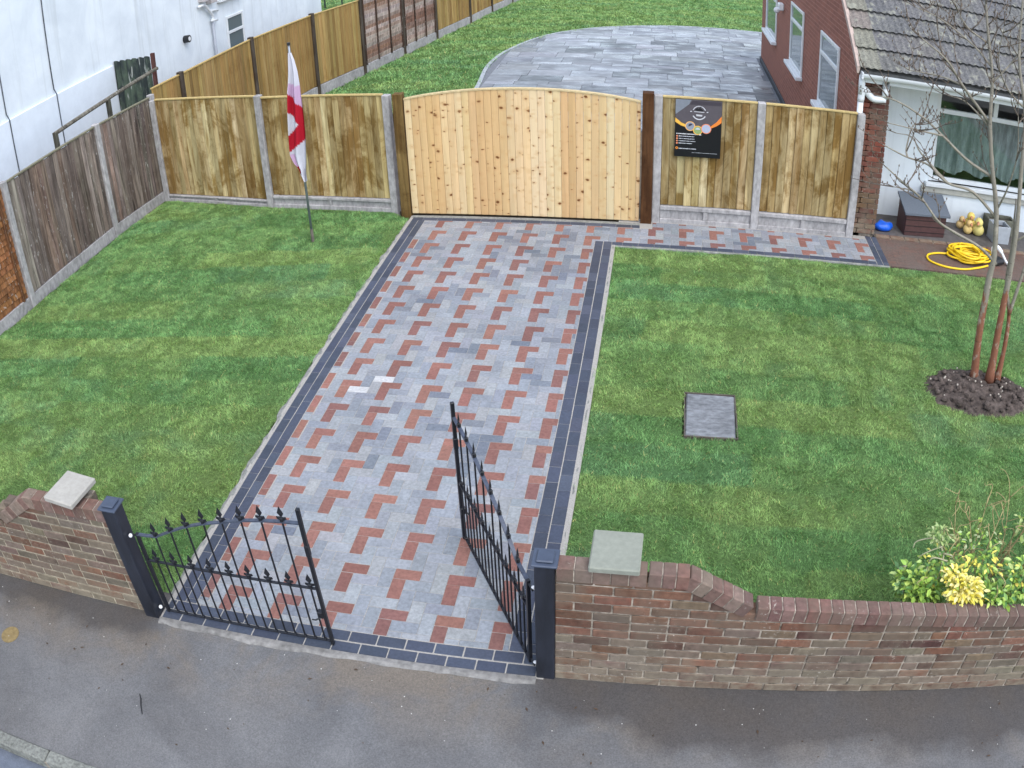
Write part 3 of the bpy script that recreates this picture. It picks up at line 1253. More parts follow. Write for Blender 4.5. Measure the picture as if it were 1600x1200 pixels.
brick_wall(wallR, 2.872, 7.6, ztR, YR, YR + .105, toneR, 3)
m_ = MB()
xs = [2.875, 3.60, 4.03, 6.0, 7.6]
for a, e in zip(xs[:-1], xs[1:]):
    za, ze = ztR(a), ztR(e)
    V = [(a, YR + .007, -.1), (e, YR + .007, -.1), (e, YR + .1, -.1), (a, YR + .1, -.1), (a, YR + .007, za), (e, YR + .007, ze), (e, YR + .1, ze), (a, YR + .1, za)]
    m_.add(V, [(0, 3, 2, 1), (4, 5, 6, 7), (0, 1, 5, 4), (2, 3, 7, 6)] + ([(3, 0, 4, 7)] if a < 2.9 else []) + ([(1, 2, 6, 5)] if e > 7 else []))
m_.obj('mortar', MT['mortar'], wallR)
coping(wallR, 2.875, 3.39, 1.036, 1.036, YR, step=.11, seed=1)
coping(wallR, 3.395, 3.63, 1.04, 1.04, YR, seed=2)
coping(wallR, 3.635, 4.03, 1.036, .812, YR, seed=3)
coping(wallR, 4.05, 7.6, .808, .69, YR, seed=4)
# pier behind the cap slab
r_ = random.Random(5)
for k in range(13):
    link('brick', cbox(.26, .10, BH, .005, MT['brick']), wallR, (3.205, YR + .16, k * (BH + JT)), color=jit(r_.choice(OLD), .15))
MB().box(3.08, 3.33, YR + .10, YR + .205, -.1, 1.0).obj('mortar', MT['mortar'], wallR)
link('cap_slab', cbox(.287, .318, .045, .008, MT['slab_cap']), wallR, (3.204, -3.52, 1.047), (0, 0, -.01), color=A(170, 174, 160, .62))

YL = -3.625


def ztL(x):
    return float(np.interp(x, [-4, -1.38, -.98, 0], [.60, .62, .872, .885]))


wallL = empty('garden_wall', (0, 0, 0), 0, 'stained brick front wall with a pale cap slab left of the closed gate leaf', 'wall')


def toneL(r, x, z):
    if z < .06:
        return r.choice((A(126, 104, 90, .62), A(140, 128, 112, .62), A(112, 80, 68, .62)))
    return r.choice(GREYB) if r.random() < .72 else r.choice(OLD)


brick_wall(wallL, -3.6, -.155, ztL, YL, YL + .105, toneL, 8)
m_ = MB()
xs = [-3.6, -1.38, -.98, -.158]
for a, e in zip(xs[:-1], xs[1:]):
    za, ze = ztL(a), ztL(e)
    V = [(a, YL + .006, -.1), (e, YL + .006, -.1), (e, YL + .1, -.1), (a, YL + .1, -.1), (a, YL + .006, za), (e, YL + .006, ze), (e, YL + .1, ze), (a, YL + .1, za)]
    m_.add(V, [(0, 3, 2, 1), (4, 5, 6, 7), (0, 1, 5, 4), (2, 3, 7, 6)] + ([(3, 0, 4, 7)] if a < -3 else []) + ([(1, 2, 6, 5)] if e > -.3 else []))
m_.obj('mortar', plain('pale_mortar', A(172, 162, 142), .3, 20, .95, .1, .6, 120, big=.2), wallL)
coping(wallL, -.97, -.155, .985, .995, YL, step=.102, seed=11)
coping(wallL, -1.37, -.975, .735, .980, YL, seed=12)
coping(wallL, -3.6, -1.38, .71, .73, YL, seed=13)
for k in range(13):
    link('brick', cbox(.25, .10, BH, .005, MT['brick']), wallL, (-.49, YL + .16, k * (BH + JT)), color=jit(r_.choice(GREYB), .15))
MB().box(-.61, -.37, YL + .10, YL + .205, -.1, .975).obj('mortar', MT['mortar'], wallL)
link('cap_slab', cbox(.285, .318, .045, .008, MT['slab_cap']), wallL, (-.511, -3.527, 1.022), (.0, .03, -.10), color=A(204, 200, 190, .62))

# ------------------------------------------------------------------ black gate posts and metal gates


def gate_post(x, y, label):
    p = empty('gate_post', (x, y, 0), 0, label, 'post', 'black gate posts')
    link('post', cbox(.118, .118, 1.06, .006, MT['blackwood']), p, (0, 0, -.02))
    m = MB().box(-.075, .075, -.075, .075, 1.04, 1.056, .004).box(-.05, .05, -.05, .05, 1.0565, 1.072, .006)
    m.obj('cap', plain('post_cap_paint', A(72, 82, 100, .8), .12, 14, .4, .5, .1, 60), p)
    return p


gate_post(-.085, -3.605, 'square black timber gate post at the end of the stained left wall')
gate_post(2.812, -3.590, 'square black timber gate post against the sweeping right wall')


def finial_mesh():
    m = MB()
    P = [(0, 0, .105), (.017, 0, .052), (0, .006, .052), (-.017, 0, .052), (0, -.006, .052), (0, 0, .022)]
    m.add(P, [(0, 1, 2), (0, 2, 3), (0, 3, 4), (0, 4, 1), (5, 2, 1), (5, 3, 2), (5, 4, 3), (5, 1, 4)])
    for s in (-1, 1):
        P = [(0, .005, .022), (0, -.005, .022), (s * .024, 0, .030), (s * .026, 0, .012), (s * .006, .004, .004), (s * .006, -.004, .004)]
        m.add(P, [(0, 2, 1), (0, 4, 3, 2), (1, 2, 3, 5), (0, 1, 5, 4), (3, 4, 5)])
    m.box(-.009, .009, -.009, .009, -.006, .022, .003)
    return mesh('finial', m.V, m.F, MT['blackpaint'])


FIN = finial_mesh()
TOPX = [(.0, .80), (.17, .815), (.30, .885), (.45, .955), (.60, 1.008), (.74, 1.045), (.88, 1.082), (1.03, 1.107), (1.17, 1.122), (1.305, 1.128)]


def metal_gate(loc, rz, label):
    g = empty('metal_gate', loc, rz, label, 'gate', 'black metal gate leaves')
    B = MT['blackpaint']
    MB().box(-.012, .012, -.012, .012, .03, .812, .002).obj('hinge_stile', B, g)
    MB().box(1.298, 1.322, -.013, .013, .012, 1.245, .003).obj('latch_stile', B, g)
    # arched flat top rail
    pts = smooth_path([(a, 0, z) for a, z in TOPX[1:]], 4)
    pts = [np.array((0, 0, .803)), np.array((.085, 0, .806))] + list(pts)
    V, F = [], []
    for i, p in enumerate(pts):
        t_ = pts[min(i + 1, len(pts) - 1)] - pts[max(i - 1, 0)]
        nx, nz = -t_[2], t_[0]
        l = math.hypot(nx, nz)
        nx, nz = nx / l * .005, nz / l * .005
        V += [(p[0] + nx, -.0125, p[2] + nz), (p[0] + nx, .0125, p[2] + nz), (p[0] - nx, .0125, p[2] - nz), (p[0] - nx, -.0125, p[2] - nz)]
        if i:
            n0 = 4 * i
            F += [(n0 - 4 + j, n0 - 4 + (j + 1) % 4, n0 + (j + 1) % 4, n0 + j) for j in range(4)]
    link('top_rail', rmesh('top_rail', V, F, plain('gate_rail_grey', A(74, 82, 98, .8), .25, 40, .4, .5, .1, 90)), g)  # top rail in a paler blue-grey than the bars
    MB().box(.012, 1.298, -.010, .010, .556, .566, .001).obj('mid_rail', B, g)
    MB().box(.012, 1.298, -.010, .010, .040, .050, .001).obj('bottom_rail', B, g)
    xs = [t[0] for t in TOPX]
    zs = [t[1] for t in TOPX]
    for k in range(17):
        bx = .084 + k * .0735
        tall = k % 2 == 1
        top = float(np.interp(bx, xs, zs)) if tall else .566
        V, F = tube_data([(0, 0, 0), (0, 0, 1)], .0062, 6)
        link('bar', mesh_bar(), g, (bx, 0, .045), (0, 0, 0), (1, 1, top - .035))
        link('finial', FIN, g, (bx, 0, top + .008), (0, 0, 0), (1.3, 1.3, 1.12))
        # little collar where the bar meets the foot rail
        link('collar', COLLAR, g, (bx, 0, .05))
    for z_ in (.79, .075):
        V, F = tube_data([(-.075, 0, z_), (-.008, 0, z_)], .007, 8)
        h_ = link('hinge_pin', mesh('hinge_pin', V, F, B), g)
        MB().sph((-.056, -.012, z_), .0155, 10, 8).obj('bolt_cap', MT['white'], h_, smooth=True)
    m = MB().box(1.262, 1.30, -.02, .02, .285, .345, .004).tube([(1.285, -.02, .30), (1.25, -.035, .285), (1.225, -.035, .285)], .006, 6)
    m.obj('latch', B, g)
    m = MB().box(1.296, 1.324, -.016, .016, .86, .95, .003)
    m.obj('latch_plate', B, g)
    m = MB().tube([(1.31, 0, .24), (1.31, 0, -.0)], .008, 6)
    m.obj('drop_bolt', B, g)
    return g


_bar = []


def mesh_bar():
    if not _bar:
        V, F = tube_data([(0, 0, 0), (0, 0, 1)], .0066, 6)
        _bar.append(mesh('bar', V, F, MT['blackpaint']))
    return _bar[0]


V, F = cbox_data(.022, .022, .012, .003)
COLLAR = mesh('collar', V, F, MT['blackpaint'])
metal_gate((.052, -3.60, 0), 0, 'black metal gate leaf with arrow finials closed across the left half of the opening')
metal_gate((2.700, -3.545, 0), math.atan2(1.12, -.665), 'black metal gate leaf with arrow finials swung open over the driveway')

# ------------------------------------------------------------------ wooden driveway gate and its posts
KG = .78
PINE = [A(238, 206, 154, KG), A(234, 200, 148, KG), A(241, 212, 164, KG), A(231, 195, 142, KG), A(238, 207, 158, KG), A(226, 187, 134, KG), A(242, 217, 172, KG), A(234, 200, 152, KG)]
gate = empty('wooden_gate', (1.52, 3.76, 0), 0, 'arched new pine driveway gate of knotty vertical boards', 'gate')
gate.location = (0, 0, 0)
GX0, GX1 = -.022, 3.066


def gtop(x):
    u = (x - 1.53) / 1.55
    return 1.812 - .135 * u * u * (.86 + .14 * u * u)


x = GX0
rg = random.Random(21)
tone_run = rg.choice(PINE)
while x < GX1 - .01:
    w = min(rg.choice((.096, .098, .1, .094, .1, .102)), GX1 - x)
    if rg.random() < .62:
        tone_run = rg.choice(PINE)
    n = 3
    V, F = [], []
    g_ = .0018
    zb = .014
    xs = [-w / 2 + g_ + (w - 2 * g_) * i / n for i in range(n + 1)]
    for yy in (-.011, .011):
        for xx in xs:
            yo = yy + (.004 if yy < 0 and (xx == xs[0] or xx == xs[-1]) else 0)
            V += [(xx, yo, zb), (xx, yo, gtop(x + w / 2 + xx) - .022)]
    m = 2 * (n + 1)
    for i in range(n):
        F.append((2 * i, 2 * i + 2, 2 * i + 3, 2 * i + 1))
        F.append((m + 2 * i, m + 2 * i + 1, m + 2 * i + 3, m + 2 * i + 2))
        F.append((2 * i + 1, 2 * i + 3, m + 2 * i + 3, m + 2 * i + 1))
        F.append((2 * i, m + 2 * i, m + 2 * i + 2, 2 * i + 2))
    F += [(0, 1, m + 1, m), (2 * n, m + 2 * n, m + 2 * n + 1, 2 * n + 1)]
    link('board', mesh('board', V, F, MT['pine']), gate, (x + w / 2, 3.755 + rg.uniform(-.0015, .0015), 0), color=jit(tone_run, .05, rg, .02))
    x += w
# curved capping and the ledges behind the boards
V, F = [], []
for i in range(33):
    xx = GX0 + (GX1 - GX0) * i / 32
    z_ = gtop(xx)
    V += [(xx, 3.735, z_ - .02), (xx, 3.735, z_), (xx, 3.80, z_), (xx, 3.80, z_ - .02)]
    if i:
        n0 = 4 * i
        F += [(n0 - 4 + j, n0 - 4 + (j + 1) % 4, n0 + (j + 1) % 4, n0 + j) for j in range(4)]
F += [(0, 1, 2, 3), (131, 130, 129, 128)]
link('capping', rmesh('capping', V, F, MT['capping']), gate, color=A(246, 222, 170, .6))
for z_ in (.18, .85, 1.5):
    link('ledge', cbox(3.06, .04, .12, .003, MT['pine']), gate, (1.522, 3.79, z_), color=PINE[1])


def timber_post(x, y, z, w, col, label):
    o = link('timber_post', cbox(w, w, z + .1, .006, MT['posttimber']), None, (x, y, -.1), color=col)
    return tag(o, label, 'post', 'timber posts of the wooden gate')


timber_post(-.102, 3.775, 1.745, .135, A(134, 110, 66), 'olive brown timber post at the hinge side left of the pine gate')
timber_post(3.158, 3.775, 1.802, .145, A(98, 66, 40), 'dark brown timber post at the right edge of the pine gate')

# ------------------------------------------------------------------ fences
TREAT = [A(192, 174, 130, .92), A(184, 164, 118, .92), A(202, 186, 144, .92), A(176, 154, 108, .92), A(190, 168, 124, .92)]
GOLD = [A(188, 156, 96, .72), A(178, 146, 88, .72), A(196, 166, 106, .72), A(172, 140, 86, .72)]
GREY = [A(138, 126, 116, .95), A(128, 116, 108, .95), A(150, 140, 130, .95), A(116, 104, 96, .95), A(138, 118, 106, .95)]


def conc_post(root, p, h, ang, w=.1, mat='concrete', col=None):
    V, F = cbox_data(w, w, h + .1, .008)
    o = link('post', cbox(w, w, h + .1, .008, MT[mat]), root, (p[0], p[1], -.1), (0, 0, ang), color=col or (1, 1, 1))
    return o


def vert_panel(root, p0, p1, z0, z1, mat, tones, rs, step=.1, cap=None, feather=.07, face=-1, capmat='capping', wob=0.0):
    """feather-edge boards from p0 to p1 (2D), facing the garden"""
    d = Vector((p1[0] - p0[0], p1[1] - p0[1]))
    L = d.length
    ang = math.atan2(d.y, d.x)
    n = max(2, round(L / step))
    tone = rs.choice(tones)
    for i in range(n):
        t = (i + .5) / n
        if rs.random() < .6:
            tone = rs.choice(tones)
        hh = z1 - z0 + rs.uniform(-wob, wob * .4)
        link('board', cbox(round(L / n * .995, 3), .022, round(hh, 2), .006, MT[mat]), root, (p0[0] + d.x * t - d.y / L * (off := rs.uniform(-.005, .005)), p0[1] + d.y * t + d.x / L * off, z0), (0, 0, ang + feather + rs.uniform(-.012, .012)), color=jit(tone, .2, rs, .035))
    if cap:
        link('capping', cbox(round(L, 3), .05, .024, .003, MT[capmat]), root, (p0[0] + d.x / 2, p0[1] + d.y / 2, z1 + .001), (0, 0, ang), color=cap)


def gravel_board(root, p0, p1, z0, z1, off=0.0):
    d = Vector((p1[0] - p0[0], p1[1] - p0[1]))
    ang = math.atan2(d.y, d.x)
    L = d.length
    h = z1 - z0
    m = MB().box(-L / 2, L / 2, -.014, .025, 0, h, .003)
    t = max(.025, h * .2)
    m.box(-L / 2, L / 2, -.045, -.0145, h - t, h - .002, .006)
    m.box(-L / 2, L / 2, -.045, -.0145, .002, t + .05, .006)
    m.box(-.03, .03, -.040, -.0145, t + .05, h - t, .006)
    m.obj('gravel_board', MT['concrete'], root, loc=((p0[0] + p1[0]) / 2, (p0[1] + p1[1]) / 2, z0), rot=(0, 0, ang))


rf = random.Random(31)
fence = empty('panel_fence', (0, 0, 0), 0, 'damp treated board fence with concrete posts behind the flagpole', 'fence')
PL = [(-4.46, 4.52), (-2.33, 4.105), (-.305, 3.895)]
for i, p in enumerate(PL):
    conc_post(fence, p, (1.72, 1.74, 1.70)[i], -.15, .105)
for a, e, zz, z0 in ((PL[0], PL[1], 1.715, .09), (PL[1], PL[2], 1.69, .17)):
    d = Vector((e[0] - a[0], e[1] - a[1])).normalized() * .055
    q0, q1 = (a[0] + d.x, a[1] + d.y), (e[0] - d.x, e[1] - d.y)
    vert_panel(fence, q0, q1, z0, zz, 'treated', TREAT, rf, .098, A(222, 196, 134, .65))
    gravel_board(fence, q0, q1, -.06, z0 - .006)

fence = empty('panel_fence', (0, 0, 0), 0, 'damp treated board fence carrying the black advertising board', 'fence')
PR = [(3.285, 3.815), (4.615, 3.815), (5.955, 3.815)]
for i, p in enumerate(PR):
    conc_post(fence, p, (1.765, 1.76, 1.75)[i], 0, .105)
for a, e in ((PR[0], PR[1]), (PR[1], PR[2])):
    q0, q1 = (a[0] + .055, a[1]), (e[0] - .055, e[1])
    vert_panel(fence, q0, q1, .245, 1.735, 'treated', TREAT, rf, .1, A(228, 202, 140, .65))
    gravel_board(fence, q0, q1, -.05, .238)

fence = empty('panel_fence', (0, 0, 0), 0, 'weathered grey brown board fence along the left edge of the front lawn', 'fence')
LP = [(-4.53, 4.58), (-4.66, 3.14), (-4.70, .90), (-4.86, -1.45), (-5.0, -3.6)]
for i, p in enumerate(LP[1:3]):
    conc_post(fence, p, 1.80, 1.55, .10, 'concrete')
conc_post(fence, LP[3], 1.80, 1.55)
for i in range(4):
    a, e = LP[i + 1], LP[i]
    d = Vector((e[0] - a[0], e[1] - a[1])).normalized() * .055
    q0, q1 = (a[0] + d.x, a[1] + d.y), (e[0] - d.x, e[1] - d.y)
    if i < 2:
        vert_panel(fence, q0, q1, .14, 1.755, 'weathered', GREY, rf, .098, A(128, 124, 104), feather=-.07, wob=.012)
    else:
        # lapped horizontal slats, reddish brown
        dd = Vector((q1[0] - q0[0], q1[1] - q0[1]))
        ang = math.atan2(dd.y, dd.x)
        nsl = 19
        for k in range(nsl):
            link('slat', cbox(round(dd.length, 3), .01, .105, .002, MT['weathered']), fence, ((q0[0] + q1[0]) / 2, (q0[1] + q1[1]) / 2, .14 + k * .085), (-.12, rf.uniform(-.006, .006), ang), color=jit(A(158, 108, 70), .16, rf, .05))
        for s in (.05, .5, .95):
            link('batten', cbox(.035, .03, 1.62, .003, MT['weathered']), fence, (q0[0] + dd.x * s + .025, q0[1] + dd.y * s, .13), (0, 0, ang), color=A(120, 84, 58))
    gravel_board(fence, q1, q0, -.05, .132)

fence = empty('panel_fence', (0, 0, 0), 0, 'long golden board fence with two lapped panels along the back garden', 'fence')
BP = [(-4.56, 4.62), (-4.50, 5.55), (-4.45, 8.27), (-4.15, 10.74), (-3.70, 12.66), (-3.35, 14.91), (-3.01, 17.03), (-2.61, 19.73), (-2.36, 21.98), (-2.03, 24.14), (-1.6, 27.0), (-1.2, 29.6)]
POSTC = A(92, 84, 76)
for i, p in enumerate(BP):
    h = 1.93 if i else 1.80
    conc_post(fence, p, h, 1.4, .1, 'posttimber' if i > 0 else 'concrete', POSTC)
for i in range(len(BP) - 1):
    a, e = BP[i], BP[i + 1]
    d = Vector((e[0] - a[0], e[1] - a[1])).normalized() * .055
    q0, q1 = (a[0] + d.x, a[1] + d.y), (e[0] - d.x, e[1] - d.y)
    if i in (4, 5):
        dd = Vector((q1[0] - q0[0], q1[1] - q0[1]))
        ang = math.atan2(dd.y, dd.x)
        for k in range(18):
            link('slat', cbox(round(dd.length, 3), .01, .115, .002, MT['weathered']), fence, ((q0[0] + q1[0]) / 2, (q0[1] + q1[1]) / 2, .22 + k * .094), (.16, rf.uniform(-.009, .009), ang), color=jit(rf.choice((A(196, 172, 158), A(178, 146, 128), A(206, 188, 176), A(166, 128, 108))), .12, rf, .05))
        for s in (0.02, .33, .66, .98):
            link('batten', cbox(.045, .03, 1.74, .003, MT['weathered']), fence, (q0[0] + dd.x * s + .035, q0[1] + dd.y * s, .2), (0, 0, ang), color=A(84, 66, 56))
    else:
        vert_panel(fence, q0, q1, .22 if i > 1 else .1, 1.87, 'golden', GOLD, rf, .105 if i < 5 else .13, A(216, 186, 120, .65), feather=.07)
    gravel_board(fence, q1, q0, -.05, .20)

# ------------------------------------------------------------------ flagpole and flag
fp = empty('flagpole', (-1.16, 2.83, 0), 0, 'thin grey metal flagpole standing in the left lawn', 'flagpole')
V, F = tube_data([(0, 0, -.1), (0.0, 0, 1.3), (-.012, 0, 2.70)], [.017, .016, .014], 10)
link('pole', mesh('pole', V, F, MT['metal'], True), fp)
V, F = tube_data([(-.012, 0, 2.695), (-.012, 0, 2.73)], [.021, .021], 10)
link('finial_cap', mesh('finial_cap', V, F, MT['black']), fp)
V, F = tube_data([(0, 0, -.02), (0, 0, .16)], [.021, .021], 10)
link('ground_sleeve', mesh('ground_sleeve', V, F, plain('sleeve', A(120, 112, 104), .2)), fp)

zl = [(2.60, -1.178, -1.140), (2.5, -1.185, -1.105), (2.35, -1.19, -1.075), (2.19, -1.205, -1.062), (2.10, -1.22, -1.060), (1.95, -1.235, -1.055), (1.75, -1.255, -1.050), (1.54, -1.275, -1.052), (1.35, -1.292, -1.065), (1.23, -1.300, -1.075), (1.12, -1.265, -1.085), (1.03, -1.205, -1.10), (.94, -1.19, -1.108), (.86, -1.145, -1.115)]
zz_ = [q[0] for q in zl][::-1]
lx_ = [q[1] for q in zl][::-1]
rx_ = [q[2] for q in zl][::-1]
NR, NCOL = 90, 34
V, F, Cc = [], [], []
WH, RD, PK = A(236, 236, 246, .6), A(205, 30, 52, .6), A(228, 192, 226, .6)
for i in range(NR + 1):
    z_ = 2.60 - (2.60 - .86) * i / NR
    l_, r_2 = np.interp(z_, zz_, lx_), np.interp(z_, zz_, rx_)
    for j in range(NCOL + 1):
        s = j / NCOL
        wv = math.sin(s * 2 * math.pi * 1.6 + (2.6 - z_) * 2.3)
        amp = .032 * min(1, (2.62 - z_) * 1.5 + .2)
        yy = 2.83 - .028 - amp * (1 + wv) - .02 * s * math.sin((2.6 - z_) * 3)
        V.append((l_ + (r_2 - l_) * s, yy, z_))
        cy = 560 + (2.104 - z_) * 460
        top = 575 + 95 * s
        bot = 945 - 80 * s
        red = top < cy < bot
        if s < .68 and 690 + 115 * s < cy < 838 - 100 * s:
            red = False
        if 1035 < cy < 1085 and s < .28:
            red = True
        pk = (515 + 20 * s < cy <= top and s > .05) or (cy > 955 and s < .30 and cy < 1035)
        Cc.append(RD if red else PK if pk else WH)
for i in range(NR):
    for j in range(NCOL):
        a = i * (NCOL + 1) + j
        F.append((a, a + 1, a + NCOL + 2, a + NCOL + 1))
# back layer of the folded cloth
nV = len(V)
for k in range(nV):
    V.append((V[k][0] + .004, V[k][1] + .006, V[k][2]))
    Cc.append(Cc[k])
F += [[q + nV for q in f][::-1] for f in F]
me = mesh('flag', V, F, MT['flag'], True)
set_cols(me, Cc)
fl = link('flag', me)
tag(fl, 'limp white flag with a red cross hanging from the flagpole', 'flag')

# ------------------------------------------------------------------ advertising board on the right fence
sg = empty('advertising_board', (3.503, 3.755, .957), 0, 'black advertising board with orange swooshes fixed to the right fence', 'sign')
SW, SH = .598, .785
link('board', cbox(SW, .006, SH, .001, MT['objpaint']), sg, (SW / 2, .003, 0), color=A(16, 17, 22))


def flat(name, pts, col, lvl, parent=None):
    V = [(u * SW, -.0006 * lvl - .0008, (1 - v) * SH) for u, v in pts]
    o = link(name, mesh(name, V, [list(range(len(V)))[::-1]], MT['objpaint']), parent or sg, color=col)
    return o


bot = [(u, .33 + .165 * (1 - ((u - .52) / .52) ** 2) - .05 * max(0, u - .52) / .48) for u in np.linspace(1, 0, 15)]
flat('photo_panel', [(.004, .004), (.996, .004)] + [(min(.996, max(.004, u)), v) for u, v in bot], A(92, 86, 92), 1)
flat('photo_roof', [(.004, .006), (.34, .006), (.29, .085), (.16, .17), (.004, .27)], A(132, 138, 148), 2)
flat('photo_ridge', [(.30, .09), (.98, .085), (.98, .02), (.36, .02)], A(70, 64, 72), 2)
OR1, OR2 = A(248, 190, 80), A(245, 140, 60)
flat('swoosh', [(.004, .325), (.004, .40), (.12, .455), (.22, .48), (.24, .44), (.13, .405)], OR1, 3)
flat('swoosh', [(.996, .26), (.996, .37), (.90, .43), (.78, .475), (.77, .44), (.88, .37)], OR2, 3)


def disc(name, cu, cv, r, col, lvl, a0=0, a1=360, r0=None, n=22, ir=None):
    pts = []
    for k in range(n + 1):
        a = R(a0 + (a1 - a0) * k / n)
        pts.append((cu + r * math.cos(a) / SW, cv + r * math.sin(a) / SH))
    if ir is None:
        if a1 - a0 >= 360:
            pts = pts[:-1]
        return flat(name, pts, col, lvl)
    V, F = [], []
    for k in range(n + 1):
        a = R(a0 + (a1 - a0) * k / n)
        for q in (ir, r):
            V.append(((cu * SW + q * math.cos(a)), -.0006 * lvl - .0008, (1 - cv) * SH - q * math.sin(a)))
        if k:
            F.append((2 * k - 2, 2 * k - 1, 2 * k + 1, 2 * k))
    return link(name, mesh(name, V, F, MT['objpaint']), sg, color=col)


for k, (cu, cv, r, oc, ic) in enumerate(((.325, .46, .065, A(250, 190, 120), A(150, 156, 170)), (.49, .525, .062, A(250, 190, 90), A(150, 170, 110)), (.67, .49, .067, A(246, 150, 110), A(182, 190, 214)))):
    disc('photo_ring', cu, cv, r, oc, 4 + 2 * k)
    disc('photo_inset', cu, cv, r - .011, ic, 5 + 2 * k)
disc('photo_detail', .335, .45, .028, A(62, 60, 80), 10, 150, 330)
disc('photo_detail', .49, .515, .03, A(196, 204, 212), 10, 180, 360)
# round emblem: broken ring, hill and roof shapes, name bars
WHT = A(214, 214, 220)
disc('emblem_ring', .51, .215, .088, WHT, 4, 200, 338, ir=.078)
disc('emblem_ring', .51, .225, .094, WHT, 4, 28, 152, ir=.080)
flat('emblem_mark', [(.41, .175), (.46, .14), (.50, .15), (.53, .115), (.56, .10), (.53, .145), (.57, .155), (.60, .185), (.56, .19), (.47, .19)], A(30, 30, 34), 4)
flat('emblem_mark', [(.40, .20), (.62, .205), (.62, .215), (.40, .21)], WHT, 4)
flat('emblem_mark', [(.44, .25), (.58, .255), (.57, .285), (.45, .28)], A(205, 205, 210), 4)
for u_ in (.335, .685):
    flat('emblem_mark', [(u_ - .018, .20), (u_ + .018, .195), (u_ + .018, .21), (u_ - .018, .214)], WHT, 4)


def words(u0, u1, v, h, col, seed):
    q = random.Random(seed)
    m = MB()
    u = u0
    while u < u1 - .005:
        w = q.uniform(.008, .02)
        e = min(u1, u + w)
        hh = h * q.uniform(.7, 1.0)
        V = [(u * SW, -.003, (1 - v - hh / 2) * SH), (e * SW, -.003, (1 - v - hh / 2) * SH), (e * SW, -.003, (1 - v + hh / 2) * SH), (u * SW, -.003, (1 - v + hh / 2) * SH)]
        m.add(V, [(0, 1, 2, 3)])
        u = e + q.choice((.003, .003, .004, .010))
    m.obj('text_line', MT['objpaint'], sg, color=col)


words(.03, .57, .60, .019, A(235, 235, 238), 1)
for k, (v, e) in enumerate(((.642, .42), (.684, .43), (.725, .45), (.765, .38))):
    disc('bullet', .05, v, .0115, A(244, 150, 110), 4)
    words(.085, e, v, .014, A(214, 216, 222), 2 + k)
disc('bullet', .05, .850, .017, A(246, 150, 60), 4)
disc('bullet_dot', .05, .850, .008, A(60, 30, 20), 5)
words(.09, .47, .857, .016, A(220, 222, 228), 9)
words(.38, .93, .918, .009, A(180, 184, 190), 10)

# ------------------------------------------------------------------ white house on the left
wh = empty('white_house', (0, 0, 0), 0, 'white rendered neighbouring house beyond the left fences', 'house')
XW = -6.45
MB().box(-13, XW, -12, 17.05, -.2, 6.6).obj('wall', MT['render'], wh)
MB().box(XW + .003, XW + .05, -12, 6.25, -.2, 2.10, .01).obj('plinth_band', plain('white_render_low', A(232, 240, 247, .92), .035, 5, .82, .2, .25, 90, big=.04), wh)
MB().box(-13.3, XW + .35, -12.3, 17.4, 6.6, 6.75).obj('eaves', MT['upvc'], wh)
V = [(-13.3, -12.3, 6.75), (XW + .35, -12.3, 6.75), (XW + .35, 17.4, 6.75), (-13.3, 17.4, 6.75), (-9.8, -9, 9.2), (-9.8, 14, 9.2)]
link('roof', rmesh('roof', V, [(0, 1, 4), (1, 2, 5, 4), (2, 3, 5), (3, 0, 4, 5), (0, 3, 2, 1)], plain('neighbour_roof', A(96, 84, 78), .2, 6)), wh)


def side_window(root, xw, y0, y1, z0, z1, out, transom=None, sill=True, reveal=False, mullion=None):
    """uPVC window on a wall plane x = xw, facing the direction out (+1/-1)"""
    s = out
    fr = MB()
    t, dp = .06, .035

    def bx(a0, a1, b0, b1, d0=.002, d1=dp):
        xs_ = sorted((xw + s * d0, xw + s * d1))
        fr.box(xs_[0], xs_[1], a0, a1, b0, b1, .005)
    bx(y0, y1, z1 - t, z1)
    bx(y0, y1, z0, z0 + t)
    bx(y0, y0 + t, z0 + t, z1 - t)
    bx(y1 - t, y1, z0 + t, z1 - t)
    if transom:
        bx(y0 + t, y1 - t, transom - .035, transom + .035, .002, dp - .002)
    if mullion:
        bx(mullion - .03, mullion + .03, z0 + t, z1 - t, .002, dp - .004)
    w = fr.obj('window', MT['upvc'], root)
    segs = [(z0 + t, (transom or z1 - t) - (.035 if transom else 0))] + ([(transom + .035, z1 - t)] if transom else [])
    for a, e in segs:
        xs_ = sorted((xw + s * .003, xw + s * .012))
        MB().box(xs_[0], xs_[1], y0 + t, y1 - t, a, e).obj('pane', MT['pane'], w)
    if sill:
        xs_ = sorted((xw + s * .002, xw + s * .13))
        MB().box(xs_[0], xs_[1], y0 - .06, y1 + .06, z0 - .075, z0 - .002, .008).obj('sill', MT['upvc'], w)
    return w


side_window(wh, XW, 11.02, 11.90, .85, 2.03, 1, 1.62)
side_window(wh, XW, 10.75, 11.75, 2.52, 3.7, 1, 3.2)
m = MB().tube([(XW + .06, 10.30, -.1), (XW + .06, 10.30, 2.12)], .034, 10)
m.obj('downpipe', plain('grey_pipe', A(164, 170, 180), .06, 10, .45, .4, 0), wh, smooth=True)
m = MB().tube(smooth_path([(XW + .06, 10.30, 2.08), (XW + .07, 10.30, 2.2), (XW + .08, 10.12, 2.38), (XW + .08, 9.95, 2.52), (XW + .06, 9.72, 2.53)], 5), .036, 10)
m.tube([(XW + .07, 10.16, 2.35), (XW + .07, 10.42, 2.32), (XW + .05, 10.6, 2.28)], .03, 10)
m.tube([(XW + .07, 10.22, 2.1), (XW + .07, 10.5, 2.07)], .03, 10)
m.obj('waste_pipe', MT['upvc'], wh, smooth=True)
m = MB().box(XW + .005, XW + .2, 9.82, 10.05, 2.62, 2.80, .01)
m.box(XW + .005, XW + .17, 10.15, 10.42, 2.52, 2.95, .01)
